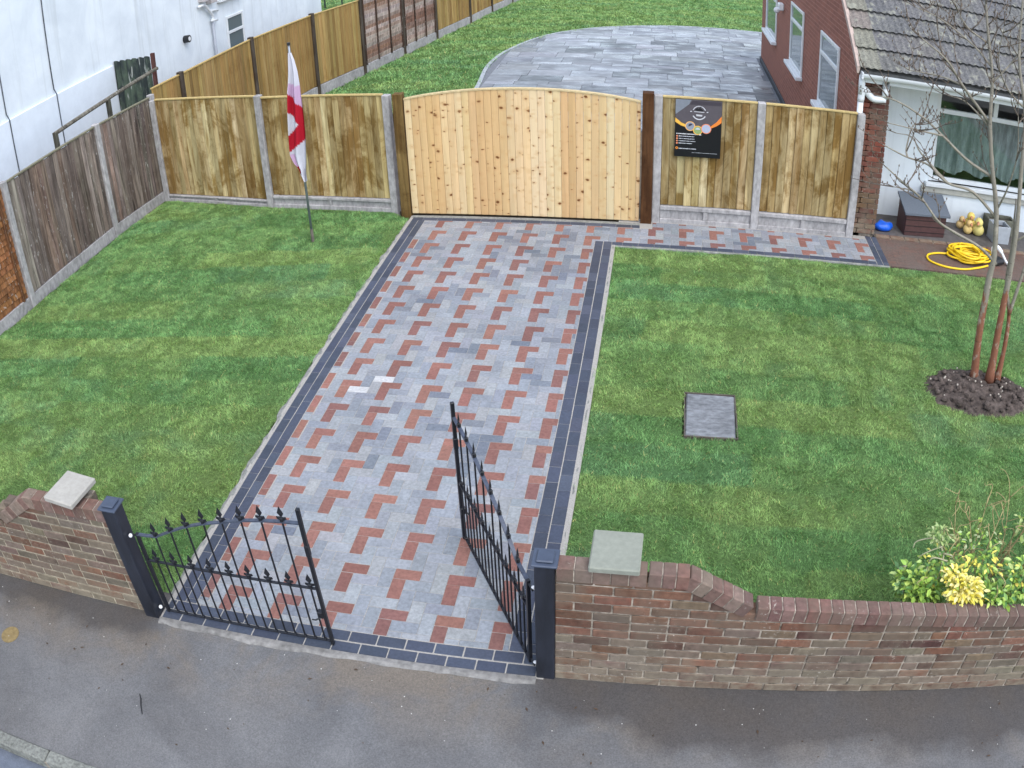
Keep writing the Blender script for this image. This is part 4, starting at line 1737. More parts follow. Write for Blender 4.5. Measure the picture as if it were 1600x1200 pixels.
m.obj('hopper', plain('hopper_paint', A(196, 190, 188), .12, 12, .5), wh)
m = MB().tube([(XW + .004, 9.06, 1.93), (XW + .13, 9.06, 1.93)], .085, 18)
vent = m.obj('vent_cowl', MT['black'], wh)
m = MB().tube([(XW + .132, 9.06, 1.93), (XW + .136, 9.06, 1.93)], .05, 16)
m.obj('vent_face', MT['white'], vent)
for yw, zlo in ((4.39, .3), (3.05, .3)):
    V, F = tube_data([(XW + .056, yw, zlo), (XW + .058, yw + .01, 2.1), (XW + .012, yw + .005, 2.2), (XW + .012, yw - .03, 6.5)], .011, 6)
    link('wall_cable', mesh('wall_cable', V, F, plain('cable', A(86, 92, 100), .4, 9)), wh)

# corrugated sheet, its post and the old handrail behind the left fence
cs = empty('corrugated_screen', (-6.05, 6.32, 0), 0, 'dark corrugated sheet screen standing against the white house', 'screen')
n = 60
V, F = [], []
for k in range(n + 1):
    u = k / n
    xx = -.42 + .86 * u
    for yy in (-.02, .02):
        dy = .022 * math.cos(u * 2 * math.pi * 6.0)
        V += [(xx, yy * .15 + dy, 0), (xx, yy * .15 + dy, 2.13 + .035 * abs(math.sin(u * math.pi * 6.0)))]
    if k:
        q = 4 * k
        F += [(q - 4, q, q + 1, q - 3), (q - 2, q - 1, q + 3, q + 2), (q - 3, q + 1, q + 3, q - 1)]


def m_corr():
    t = NT('mossy_corrugated_sheet')
    v = t.pos((1, 1, .45))
    c = t.mix(t.ramp(t.noise(v, 5, 5, .6, .5), [(.45, 0), (.6, 1)]), A(52, 60, 60), A(84, 98, 84))
    c = t.mix(t.ramp(t.noise(t.pos((3, 3, .6)), 4, 4, .6), [(.58, 0), (.66, 1)]), c, A(168, 172, 166))
    return t.done(c, .8, .25)


link('sheet', mesh('sheet', V, F, m_corr()), cs)
link('post', cbox(.075, .06, 2.2, .004, MT['posttimber']), cs, (.475, .01, 0), (0, .02, 0), color=A(98, 66, 62))
hr = empty('handrail', (-5.4, 4.5, 0), 0, 'weathered wooden handrail rising behind the left fence', 'handrail')
m = MB().tube([(.0, -1.50, 1.765), (-.0, 1.72, 1.915)], .036, 8)
m.obj('rail', MT['weathered'], hr, color=A(128, 124, 112))
for yy, zt in ((-1.48, 1.79), (.06, 1.83)):
    link('post', cbox(.07, .07, zt, .004, MT['weathered']), hr, (0, yy, 0), color=A(104, 104, 92))
tag(MB().box(-6.4, -4.75, -6, 9, -.2, -.02).obj('neighbouring_path', plain('side_path', A(130, 128, 124), .15, 8, .85)), kind='structure')

nb_ = empty('garden_table', (-9.15, 25.0, 0), 0, 'small dark panel on legs on the neighbouring lawn', 'table')
link('top', cbox(.9, .1, .42, .01, MT['objpaint']), nb_, (0, 0, .38), color=A(62, 68, 76))
for sx in (-.36, .36):
    link('leg', cbox(.05, .05, .38, .004, MT['objpaint']), nb_, (sx, 0, 0), color=A(50, 56, 60))

# ------------------------------------------------------------------ house on the right
hs2 = empty('brick_house', (0, 0, 0), 0, 'red brick bungalow with mossy tiled roof and white front window', 'house')
XS = 5.885
YE, ZE, SL = 3.83, 2.375, .64
YR2 = 9.55
ZR = ZE + SL * (YR2 - YE)


def zroof(y):
    return ZE + SL * (y - YE) if y < YR2 else ZR - SL * (y - YR2)


poly = [(3.96, -.1), (15.2, -.1), (15.2, zroof(15.2) - .05), (YR2, ZR - .05), (3.96, zroof(3.96) - .05)]
V = [(XS, p[0], p[1]) for p in poly] + [(XS + .25, p[0], p[1]) for p in poly]
n = len(poly)
F = [list(range(n)), list(range(n, 2 * n))[::-1]] + [(i, i + n, (i + 1) % n + n, (i + 1) % n) for i in range(n)]
link('wall', rmesh('gable_wall', V, F, MT['housebrick']), hs2)
MB().box(XS - .03, XS - .004, 4.3, 15.23, -.1, .13, .004).obj('plinth', plain('bitumen_plinth', A(44, 50, 60), .15, 12, .5, .4), hs2)
MB().box(XS + .252, 14, 15.0, 15.2, -.1, 2.2).obj('rear_wall', MT['housebrick'], hs2)

side_window(hs2, XS, 5.12, 6.62, 1.17, 2.37, -1, 2.02)
side_window(hs2, XS, 8.45, 10.0, 1.14, 2.37, -1, 2.02)
side_window(hs2, XS, 12.25, 14.15, 1.08, 2.37, -1, 2.02)
m = MB().box(XS - .12, XS - .003, 11.15, 11.40, 1.98, 2.14, .02).sph((XS - .15, 11.24, 1.98), .07, 8, 6)
m.obj('wall_lamp', MT['upvc'], hs2)

# brick corner pier: each brick its own
pier = MB().box(6.0, 6.352, 3.96, 4.9, -.1, 2.30).obj('pier_core', MT['mortar'], hs2)
rp = random.Random(41)
z, k = 0.0, 0
PB = [A(122, 70, 58), A(110, 62, 54), A(130, 78, 64), A(100, 60, 54)]
while z < 2.24:
    segs = ((5.985, 6.20), (6.21, 6.365)) if k % 2 else ((5.985, 6.09), (6.10, 6.31), (6.32, 6.365))
    for a, e in segs:
        c = rp.choice(PB) if z > .55 or rp.random() < .5 else A(118, 92, 70)
        link('brick', cbox(round(e - a, 3), .1, BH, .004, MT['brick']), pier, ((a + e) / 2, 3.995, z), (0, 0, rp.uniform(-.006, .006)), color=jit(c, .13, rp, .04))
    z += BH + JT
    k += 1

# front render wall with a window opening (x 7.40..9.3, z .60..2.0)
YF = 4.82
m = MB().box(6.353, 7.36, YF, YF + .22, -.1, 2.5).box(7.36, 10.2, YF + .001, YF + .22, -.1, .52).box(7.36, 10.2, YF + .001, YF + .22, 2.03, 2.5).box(10.2, 14, YF, YF + .22, -.1, 2.5)
m.obj('front_wall', MT['render'], hs2)
fw = MB()
for a0, a1, b0, b1 in ((7.365, 7.43, .60, 2.025), (10.13, 10.195, .60, 2.025), (7.43, 10.13, .605, .675), (7.43, 10.13, 1.965, 2.024), (7.43, 10.13, 1.665, 1.735)):
    fw.box(a0, a1, YF + .02, YF + .085, b0, b1, .006)
fw.box(8.315, 8.395, YF + .021, YF + .086, 1.735, 1.965, .006)
fw.box(9.23, 9.31, YF + .021, YF + .086, .675, 1.965, .006)
fwin = fw.obj('window', MT['upvc'], hs2)
for a0, a1, b0, b1 in ((7.43, 8.315, 1.735, 1.965), (8.395, 9.23, 1.735, 1.965), (7.43, 9.23, .675, 1.665), (9.31, 10.13, .675, 1.965)):
    MB().box(a0, a1, YF + .048, YF + .053, b0, b1).obj('pane', MT['glass'], fwin)
MB().box(7.30, 10.26, YF - .09, YF - .002, .535, .598, .008).obj('sill', MT['upvc'], fwin)
MB().box(7.25, 10.3, YF - .05, YF - .003, .43, .53, .01).obj('sill', plain('sill_concrete', A(186, 186, 176), .1, 12, .8), fwin)
# net curtain with folds, dark room behind
V, F = [], []
n = 220
for k in range(n + 1):
    u = k / n
    xx = 7.37 + 2.85 * u
    yy = YF + .15 + .02 * math.sin(u * 150) + .013 * math.sin(u * 61 + 1)
    zb = .71 + .03 * math.sin(u * 37) + .05 * abs(math.sin(u * 19))
    V += [(xx, yy, zb), (xx, yy + .004, 1.72)]
    if k:
        F.append((2 * k - 2, 2 * k, 2 * k + 1, 2 * k - 1))
link('net_curtain', mesh('net_curtain', V, F, MT['curtain'], True), hs2)
m = MB()
m.add([(6.9, YF + .221, .2), (10.6, YF + .221, .2), (10.6, YF + 2.5, .2), (6.9, YF + 2.5, .2), (6.9, YF + .221, 2.45), (10.6, YF + .221, 2.45), (10.6, YF + 2.5, 2.45), (6.9, YF + 2.5, 2.45)], [(0, 1, 2, 3), (4, 7, 6, 5), (1, 5, 6, 2), (2, 6, 7, 3), (3, 7, 4, 0)])
m.obj('room', plain('room_walls', A(120, 116, 108), .05), hs2)

# roof: underlay, individual tiles on the slope in view, verge, gutter, soffit
X1R = 14.2
V = [(XS - .01, YE + .03, ZE - .045), (X1R, YE + .03, ZE - .045), (X1R, YR2, ZR - .045), (XS - .01, YR2, ZR - .045), (X1R, 15.6, zroof(15.6) - .045), (XS - .01, 15.6, zroof(15.6) - .045)]
V += [(v[0], v[1], v[2] - .05) for v in V]
F = [(0, 1, 2, 3), (3, 2, 4, 5), (6, 9, 8, 7), (9, 11, 10, 8), (0, 3, 9, 6), (3, 5, 11, 9), (1, 7, 8, 2), (2, 8, 10, 4), (0, 6, 7, 1), (5, 4, 10, 11)]
roof = link('roof', rmesh('roof', V, F, plain('roof_underlay', A(96, 96, 94), .2, 10)), hs2)
TW, TG = .296, .398
sec = []
ns = 24
for k in range(ns + 1):
    u = k / ns
    sec.append((u * TW, .009 * math.cos(u * 6 * math.pi)))
V, F = [], []
for k, (xx, zz2) in enumerate(sec):
    V += [(xx, 0, zz2 + .050), (xx, .455, zz2 + .010), (xx, 0, zz2 + .050), (xx, .012, zz2 + .034), (xx, .012, zz2 + .034), (xx, .455, zz2 + .006)]
    if k:
        q = 6 * k
        F += [(q - 6, q, q + 1, q - 5), (q - 4, q - 3, q + 3, q + 2), (q - 2, q - 1, q + 5, q + 4)]
TILE = mesh('tile', V, F, MT['tile'])
TILE.polygons.foreach_set('use_smooth', [True] * len(TILE.polygons))
sl = math.atan(SL)
rt2 = random.Random(51)
TC = [A(152, 152, 152, .42), A(147, 147, 148, .42), A(156, 156, 155, .42), A(150, 149, 146, .42)]
for r_i in range(13):
    s = r_i * TG
    for c_i in range(15):
        col = A(158, 156, 142, .56) if (c_i == 0 and r_i != 2) else A(156, 146, 138, .56) if c_i == 0 else rt2.choice(TC)
        link('tile', TILE, roof, (XS + .0 + c_i * TW, YE - .02 + s * math.cos(sl), ZE - .025 + s * math.sin(sl)), (sl + rt2.uniform(-.006, .006), rt2.uniform(-.006, .006), rt2.uniform(-.006, .006)), color=jit(col, .06, rt2, .015))
V = []
for (yy, zz2) in ((YE - .01, ZE - .01), (YR2, ZR - .01)):
    V += [(XS - .035, yy, zz2 - .07), (XS - .035, yy, zz2 + .02), (XS + .012, yy, zz2 + .035), (XS - .008, yy, zz2 - .07)]
link('verge', rmesh('verge', V, [(0, 1, 5, 4), (1, 2, 6, 5), (2, 3, 7, 6), (3, 0, 4, 7), (0, 3, 2, 1), (4, 5, 6, 7)], plain('verge_mortar', A(196, 176, 164), .12, 14)), roof)
MB().box(5.98, X1R, YE + .06, YF - .002, 2.255, 2.275).obj('soffit', MT['upvc'], roof)
MB().box(5.98, X1R, YE + .035, YE + .058, 2.17, 2.335, .003).obj('fascia', MT['upvc'], roof)
# half-round gutter as an open trough
V, F = [], []
ng = 10
for xx in (5.92, X1R):
    for k in range(ng + 1):
        a = math.pi + math.pi * k / ng
        V.append((xx, YE - .03 + .070 * math.cos(a), 2.312 + .070 * math.sin(a) * 1.1))
    for k in range(ng, -1, -1):
        a = math.pi + math.pi * k / ng
        V.append((xx, YE - .03 + .064 * math.cos(a), 2.312 + .064 * math.sin(a) * 1.1))
q = 2 * (ng + 1)
F = [(k, (k + 1) % q, q + (k + 1) % q, q + k) for k in range(q)] + [list(range(q))]
gut = link('gutter', rmesh('gutter', V, F, MT['upvc'], False), roof)
MB().box(5.905, 5.925, YE - .095, YE + .035, 2.235, 2.33, .004).obj('gutter_end', MT['upvc'], roof)
# downpipe: outlet, swan neck across the pier face, then down at the corner
m = MB().box(6.235, 6.325, YE + .0, YE + .09, 2.12, 2.255, .01)
m.tube([(6.28, YE + .05, 2.14), (6.28, YE + .06, 1.985)], .046, 12)
m.tube(smooth_path([(6.29, YE + .06, 1.965), (6.12, YE + .065, 1.955), (6.03, YE + .06, 2.03), (5.965, YE + .06, 2.07), (5.945, YE + .06, 1.9)], 4), .048, 12)
m.tube([(5.945, YE + .06, 1.94), (5.95, YE + .062, .0)], .042, 12)
m.tube([(5.945, YE + .055, 2.26), (5.945, YE + .06, 2.0)], .046, 12)
m.obj('downpipe', MT['upvc'], hs2, smooth=True)

# ------------------------------------------------------------------ things in front of the house
bxr = empty('storage_box', (7.17, 4.30, -.02), .10, 'brown storage box with a sloping grey lid under the front window', 'box')
MB().box(-.33, .33, -.18, .18, .0, .33, .008).obj('body', plain('brown_resin', A(88, 62, 60), .12, 20, .55, .35, .1, 60), bxr)
V = [(-.37, -.225, .325), (.37, -.225, .325), (.37, .19, .50), (-.37, .19, .50), (-.37, -.225, .355), (.37, -.225, .355), (.37, .19, .53), (-.37, .19, .53)]
link('lid', rmesh('lid', V, [(0, 3, 2, 1), (4, 5, 6, 7), (0, 1, 5, 4), (1, 2, 6, 5), (2, 3, 7, 6), (3, 0, 4, 7)], plain('grey_felt_lid', A(104, 112, 122), .08, 60, .7, .3, .2, 150)), bxr)
V = [(-.33, -.18, .33), (-.33, .18, .33), (-.33, .18, .492), (.33, -.18, .33), (.33, .18, .33), (.33, .18, .492)]
link('side_gable', rmesh('side_gable', V, [(0, 1, 2), (3, 5, 4), (0, 2, 5, 3), (1, 4, 5, 2)], plain('brown_resin_side', A(84, 60, 58), .12, 20, .55)), bxr)
for k in range(3):
    MB().box(-.335, .335, -.186, -.181, .06 + k * .09, .066 + k * .09).obj('groove_shade_strip', MT['black'], bxr)  # black strip on the flat front, painting the shade of a groove

bg_ = MB().sph((0, 0, .06), .13, 12, 8, (1.15, .8, .55))
for v in range(len(bg_.V)):
    x_, y_, z_ = bg_.V[v]
    k = 1 + .16 * math.sin(x_ * 40) * math.cos(y_ * 33 + z_ * 20)
    bg_.V[v] = (x_ * k, y_ * k, max(0, z_ * k))
tag(bg_.obj('plastic_bag', MT['blue'], None, True, loc=(6.56, 4.20, -.018)), 'crumpled bright blue plastic bag beside the brown box', 'bag')


def figurine(x, y, z, s, col, label, rz=0):
    o = empty('figurine', (x, y, z), rz, label, 'ornament', 'yellow ornaments below the window')
    MB().sph((0, 0, .075 * s), .08 * s, 12, 8, (1, .85, .95)).obj('body', MT['objpaint'], o, True, color=col)
    h = MB().sph((0, -.03 * s, .18 * s), .055 * s, 12, 8).obj('head', MT['objpaint'], o, True, color=jit(col, .1))
    MB().tube([(0, -.075 * s, .185 * s), (0, -.12 * s, .17 * s)], [.022 * s, .006 * s], 7).obj('beak', MT['objpaint'], h, True, color=A(230, 160, 120))


figurine(7.93, 4.62, -.02, .9, A(222, 190, 130), 'small peach and cream ornament at the left end of the pile', .4)
figurine(8.08, 4.60, .0, 1.2, A(232, 208, 110), 'tall yellow ornament standing at the back of the pile', -.2)
figurine(8.00, 4.44, -.02, 1.0, A(236, 204, 130), 'yellow ornament with a peach face in the middle of the pile', .2)
figurine(8.17, 4.42, -.02, 1.25, A(228, 214, 132), 'large round pale yellow ornament at the front of the pile', -.5)
figurine(8.22, 4.60, -.02, 1.0, A(206, 188, 176), 'greyish pink ornament on the right of the yellow pile', .1)

pl = empty('planter', (8.50, 4.34, -.02), .06, 'pale grey square planter standing behind the tree stems', 'planter')
m = MB()
for a0, a1, b0, b1 in ((-.14, .14, -.14, -.115), (-.14, .14, .115, .14), (-.14, -.115, -.115, .115), (.115, .14, -.115, .115)):
    m.box(a0, a1, b0, b1, 0, .27, .004)
m.obj('shell', plain('planter_grey', A(172, 178, 184), .08, 14, .6), pl)
MB().box(-.114, .114, -.114, .114, .0, .20).obj('compost', MT['soil'], pl)
tr_ = empty('stone_trough', (8.62, 4.66, -.02), 0, 'mossy dark stone trough against the white wall', 'trough')
m = MB()
for a0, a1, b0, b1 in ((-.25, .25, -.12, -.08), (-.25, .25, .08, .12), (-.25, -.21, -.08, .08), (.21, .25, -.08, .08)):
    m.box(a0, a1, b0, b1, 0, .25, .006)
m.obj('shell', plain('mossy_stone', A(112, 112, 98), .25, 14, .9), tr_)
MB().box(-.209, .209, -.079, .079, 0, .2).obj('compost', MT['soil'], tr_)

# yellow hose: coil plus one thrown loop
pts = []
rh = random.Random(61)
cx, cy = 7.72, 3.52
loops = 13
for k in range(loops * 26 + 1):
    a = 2 * math.pi * k / 26
    L = a / (2 * math.pi)
    li = int(L)
    rr = random.Random(100 + li)
    rx, ry = .25 + rr.uniform(-.12, .09), .19 + rr.uniform(-.09, .08)
    rr2 = random.Random(101 + li)
    f = L - li
    rx = rx * (1 - f) + (.25 + rr2.uniform(-.12, .09)) * f
    ry = ry * (1 - f) + (.19 + rr2.uniform(-.09, .08)) * f
    ox, oy = .05 * math.sin(L * 1.9), .07 * math.cos(L * 1.3)
    pts.append((cx + ox + rx * math.cos(a + 2.4), cy + oy + ry * math.sin(a + 2.4), .006 + .0085 * L + .008 * math.sin(a * 2.0 + L)))
last = pts[0]
loop = smooth_path([(7.95, 3.28, .012), (7.78, 3.19, .006), (7.50, 3.08, .006), (7.22, 3.10, .006), (7.03, 3.24, .006), (7.05, 3.42, .006), (7.22, 3.52, .006), (7.40, 3.54, .012), last], 8)
pts = [tuple(p) for p in loop[:-1]] + pts
V, F = tube_data(pts, .0145, 8)
ho = link('garden_hose', mesh('garden_hose', V, F, MT['yellow'], True))
tag(ho, 'coiled yellow garden hose with one loose loop on the red paving', 'hose')

sp_ = empty('spray_bottle', (8.15, 3.43, -.012), .5, 'white and black plastic sprayer lying beside the yellow hose', 'sprayer')
MB().box(-.11, .11, -.08, .08, 0, .09, .03).obj('tank', MT['black'], sp_)
m = MB().tube(smooth_path([(-.05, .05, .10), (-.02, .10, .19), (.06, .08, .21), (.09, .0, .15), (.12, -.08, .06), (.16, -.13, .02)], 4), [.03] * 4 + [.034] * 8 + [.02] * 9, 8)
m.obj('handle', MT['white'], sp_, smooth=True)

# ------------------------------------------------------------------ manhole cover
mh = empty('manhole_cover', (3.89, -.57, 0), 0, 'worn grey rectangular manhole cover set in the right lawn', 'manhole cover')
link('lid', cbox(.455, .655, .05, .012, plain('worn_lid', A(150, 154, 158, .62), .28, 16, .7, .35, .6, 40, big=.2, stretch=(1, 2, 1), bdist=.01)), mh, (0, 0, -.066), (0.012, 0, -.02))
m = MB()
for a0, a1, b0, b1 in ((-.242, .242, -.345, -.331), (-.242, .242, .331, .345), (-.242, -.232, -.331, .331), (.232, .242, -.331, .331)):
    m.box(a0, a1, b0, b1, -.1, -.012)
m.obj('frame', plain('rusty_frame', A(96, 88, 80), .25, 20), mh)

# ------------------------------------------------------------------ soil circle and the tree
n = 46
V, F, Cs = [], [], []
for i in range(n + 1):
    for j in range(n + 1):
        u, v = -1.06 + 2.12 * i / n, -1.06 + 2.12 * j / n
        x_, y_ = 6.80 + .68 * u, .12 + .46 * v
        d = math.hypot(u, v)
        z_ = -.05 + .09 * max(0, 1 - d * d) ** .6 + (float(vnoise(np.array([x_ * 17]), np.array([y_ * 17]), 2)[0]) - .5) * .05 + (float(vnoise(np.array([x_ * 40]), np.array([y_ * 40]), 4)[0]) - .5) * .03
        V.append((x_, y_, z_ if d < 1.05 else -.1))
for i in range(n):
    for j in range(n):
        a = i * (n + 1) + j
        F.append((a, a + n + 1, a + n + 2, a + 1))
so = mesh('planting_bed', V, F, MT['soil'], True)
bed = tag(link('planting_bed', so), kind='structure')
m = MB()
rc = random.Random(71)
for k in range(90):
    a, d = rc.uniform(0, 6.28), math.sqrt(rc.random()) * .95
    m.sph((6.80 + .64 * d * math.cos(a), .12 + .43 * d * math.sin(a), .02 + .035 * (1 - d)), rc.uniform(.012, .038), 6, 4, (rc.uniform(.8, 1.3), rc.uniform(.8, 1.3), rc.uniform(.5, .9)))
tag(m.obj('soil_clods', MT['soil'], bed), kind='stuff')
m = MB()
for k in range(26):
    a, d = rc.uniform(0, 6.28), math.sqrt(rc.random()) * .95
    m.sph((6.80 + .64 * d * math.cos(a), .12 + .43 * d * math.sin(a), .045 + .02 * (1 - d)), rc.uniform(.006, .013), 5, 4)
tag(m.obj('pebbles', plain('pale_pebble', A(190, 180, 166), .2), bed), kind='stuff')

BR = {
    'A': [(6.79, 0.35, -0.02), (6.71, 0.34, 0.55), (6.68, 0.34, 1.13), (6.68, 0.33, 1.41), (6.61, 0.33, 1.88), (6.48, 0.32, 2.32), (6.39, 0.31, 2.75), (6.36, 0.31, 3.18), (6.26, 0.30, 3.66), (6.20, 0.30, 4.14)],
    'B': [(6.96, 0.30, -0.02), (6.90, 0.29, 0.74), (6.88, 0.28, 1.25), (6.85, 0.27, 1.73), (6.78, 0.25, 2.32), (6.73, 0.24, 2.89), (6.59, 0.23, 3.43), (6.58, 0.22, 4.11)],
    'C': [(7.07, 0.33, -0.02), (7.05, 0.33, 0.44), (7.00, 0.32, 0.81), (6.88, 0.32, 1.16), (6.85, 0.31, 1.51), (6.80, 0.31, 2.04)],
    'D': [(6.99, 0.30, 0.81), (7.01, 0.28, 1.09), (7.03, 0.27, 1.34), (7.04, 0.25, 1.77), (6.97, 0.23, 2.43), (7.1, .2, 3.0), (7.2, .15, 3.5)],
    'b1': [(6.73, 0.35, 1.32), (6.47, 0.27, 1.51), (6.13, 0.20, 1.66), (5.92, 0.12, 1.78), (5.70, 0.05, 2.00), (5.47, -0.03, 2.16), (5.28, -0.10, 2.30)],
    'b2': [(6.63, 0.35, 1.80), (6.31, 0.31, 2.04), (6.01, 0.27, 2.11), (5.78, 0.23, 2.27), (5.54, 0.19, 2.33), (5.29, 0.15, 2.43)],
    'b3': [(5.55, 0.19, 2.33), (5.57, 0.31, 2.38), (5.63, 0.40, 2.56), (5.71, 0.44, 2.59)],
    'b4': [(6.50, 0.35, 2.21), (6.22, 0.37, 2.33), (5.96, 0.39, 2.51), (5.72, 0.41, 2.67), (5.46, 0.43, 2.78), (5.27, 0.45, 2.80)],
    'b5': [(6.42, 0.35, 2.68), (6.15, 0.39, 2.88), (5.96, 0.42, 2.91)],
    'b6': [(6.42, 0.35, 2.71), (6.04, 0.24, 3.06), (5.82, 0.13, 3.29), (5.53, 0.02, 3.47)],
    'b7': [(6.38, 0.35, 3.12), (6.54, 0.30, 3.35), (6.70, 0.25, 3.64), (6.85, .2, 4.0)],
    'b8': [(6.32, 0.35, 3.48), (6.01, 0.20, 3.63), (5.82, 0.06, 3.86)],
    'b9': [(6.62, 0.35, 1.87), (6.62, 0.16, 2.20), (6.58, -0.02, 2.58), (6.5, -.1, 2.95)],
    'b10': [(6.76, 0.25, 2.93), (6.50, 0.21, 3.11), (6.31, 0.07, 3.39), (6.28, -0.07, 3.74)],
    'b11': [(5.95, 0.39, 2.52), (5.66, 0.28, 2.57), (5.33, 0.16, 2.63)],
    'b12': [(6.04, 0.29, 2.09), (5.76, 0.42, 2.31), (5.67, 0.48, 2.44), (5.52, 0.55, 2.44)],
    'b13': [(6.05, 0.25, 3.06), (5.87, 0.41, 3.08), (5.57, 0.47, 3.08)],
    'b14': [(6.33, 0.31, 3.29), (6.16, 0.38, 3.44), (5.83, 0.42, 3.62), (5.58, 0.45, 3.69)],
    'b15': [(5.72, 0.06, 1.99), (5.62, 0.15, 2.03), (5.46, 0.22, 2.02)],
    'b16': [(6.86, .29, 1.6), (7.15, .1, 1.95), (7.5, -.1, 2.2), (7.9, -.2, 2.6)],
    'b17': [(6.75, .25, 2.7), (7.1, .4, 3.0), (7.4, .5, 3.4), (7.6, .6, 3.8)],
}
tree = empty('bare_tree', (6.9, .33, 0), 0, 'multi-stemmed leafless tree with brown and grey bark in the right lawn', 'tree')
tree.location = (0, 0, 0)
RAD = {'A': (.043, .010), 'B': (.041, .010), 'C': (.031, .008), 'D': (.022, .006)}
for k in 'ABCD':
    p = smooth_path(BR[k], 5)
    r0, r1 = RAD[k]
    n = len(p)
    rr = [r0 + (r1 - r0) * (i / (n - 1)) ** .85 + (.02 * math.exp(-i / 1.2) if k != 'D' else 0) for i in range(n)]
    rr = [q * (1 + RND.uniform(-.07, .07)) for q in rr]
    V, F = tube_data(p, rr, 9)
    link('trunk', mesh('trunk', V, F, MT['bark'], True), tree)
tw = random.Random(81)
mL = MB()
mT = MB()
mB = MB()


def twig(p, d, L, r, lvl):
    pts = [Vector(p)]
    d = d.normalized()
    n = 4 if lvl else 3
    for i in range(n):
        d = (d + Vector((tw.uniform(-.28, .28), tw.uniform(-.28, .28), tw.uniform(-.12, .30)))).normalized()
        pts.append(pts[-1] + d * (L / n))
    mT.tube(pts, [r * (1 - .6 * i / n) for i in range(n + 1)], 5)
    for i in range(1, n + 1):
        if lvl and tw.random() < .6:
            s = (d + Vector((tw.uniform(-1, 1), tw.uniform(-1, 1), tw.uniform(-.3, .9)))).normalized()
            twig(pts[i], s, L * tw.uniform(.35, .6), r * .62, lvl - 1)
        if tw.random() < .75:
            q = pts[i] + Vector((tw.uniform(-.01, .01), tw.uniform(-.01, .01), .012))
            mB.sph(q, .0075, 5, 4, (.8, .8, 1.7))


for k, P in BR.items():
    if k[0] == 'b':
        p = smooth_path(P, 5)
        n = len(p)
        r0 = .017 if k in ('b1', 'b2', 'b4', 'b6') else .011
        V, F = tube_data(p, [r0 * (1 - .68 * i / (n - 1)) for i in range(n)], 7)
        mL.add(V, F)
    else:
        p = smooth_path(P, 5)
        n = len(p)
    for i in range(3, n):
        z_ = p[i][2]
        if z_ < 1.55:
            continue
        if tw.random() < (.27 if k[0] == 'b' else .2) + (.25 if z_ > 2.75 else 0):
            t_ = Vector(p[i] - p[i - 1])
            s = t_.normalized() * .7 + Vector((tw.uniform(-1, 1), tw.uniform(-1, 1), tw.uniform(-.25, .7)))
            twig(p[i], s, tw.uniform(.22, .48), .0075, 1)
    if k[0] == 'b':
        twig(p[-1], Vector(p[-1] - p[-2]), .22, .005, 1)
mL.obj('limbs', MT['bark'], tree, True)
cr = mT.obj('crown', MT['twig'], tree, True, color=A(116, 106, 96))
tag(mB.obj('buds', MT['twig'], cr, True, color=A(112, 98, 84)), kind='stuff')

# ------------------------------------------------------------------ shrub behind the right wall
sh = empty('variegated_shrub', (5.95, -3.1, 0), 0, 'leafy shrub with bright yellow sprays leaning over the right wall', 'shrub')
sh.location = (0, 0, 0)
LV, LF, LC = [], [], []
rs_ = random.Random(91)


def leaf(p, d, n, L, w, col):
    d = d.normalized()
    s = d.cross(n)
    if s.length < 1e-4:
        s = d.orthogonal()
    s.normalize()
    nn = s.cross(d)
    b0 = len(LV)
    P = [p, p + d * L * .35 + s * w + nn * w * .25, p + d * L * .75 + s * w * .75 + nn * w * .1, p + d * L - nn * L * .12, p + d * L * .75 - s * w * .75 + nn * w * .1, p + d * L * .35 - s * w + nn * w * .25, p + d * L * .5]
    for q in P:
        LV.append(tuple(q))
        LC.append(col)
    for f in ((0, 1, 6), (1, 2, 6), (2, 3, 6), (3, 4, 6), (4, 5, 6), (5, 0, 6)):
        LF.append([b0 + i for i in f])


YEL = [A(240, 226, 110, .85), A(232, 218, 92, .85), A(246, 236, 140, .85), A(222, 208, 84, .85), A(248, 240, 160, .85)]
GRN = [A(132, 164, 66, 1.0), A(112, 146, 62, 1.0), A(154, 184, 80, 1.0), A(92, 128, 64, 1.0), A(172, 194, 96, 1.0)]
BLG = [A(92, 134, 78, 1.0), A(110, 152, 88, 1.0), A(126, 164, 86, 1.0), A(142, 176, 80, 1.0), A(172, 194, 116, 1.0)]
clusters = [  # centre, radii, leaves, palette, leaf length
    ((5.455, -3.45, .79), (.15, .11, .085), 304, YEL, .052),
    ((5.40, -3.36, .82), (.12, .10, .07), 116, YEL + GRN[2:3], .048),
    ((5.20, -3.32, .66), (.18, .14, .11), 275, GRN, .060),
    ((5.12, -3.20, .62), (.12, .14, .12), 130, GRN + BLG, .055),
    ((5.34, -3.18, .74), (.20, .16, .13), 217, GRN + YEL[:1] + BLG, .048),
    ((5.28, -3.10, .93), (.10, .08, .07), 101, [A(172, 194, 120, .7), A(146, 176, 100, .7), A(190, 206, 140, .7)], .038),
    ((5.70, -3.46, .74), (.18, .14, .13), 304, BLG + GRN, .056),
    ((5.92, -3.38, .80), (.22, .20, .15), 348, BLG + GRN + YEL[:1], .054),
    ((5.60, -3.24, .82), (.18, .14, .12), 110, GRN + YEL[:2], .046),
    ((5.62, -3.05, .86), (.24, .16, .14), 60, GRN + [A(190, 206, 150, .7)], .042),
    ((6.20, -3.20, .85), (.25, .25, .18), 377, BLG + GRN + YEL[:1], .054),
    ((5.98, -3.05, 1.0), (.14, .14, .12), 70, [A(172, 194, 120, .7), A(188, 204, 136, .7), A(150, 180, 90, .7)], .045),
    ((6.55, -3.15, .8), (.25, .3, .25), 348, BLG + GRN, .056),
]
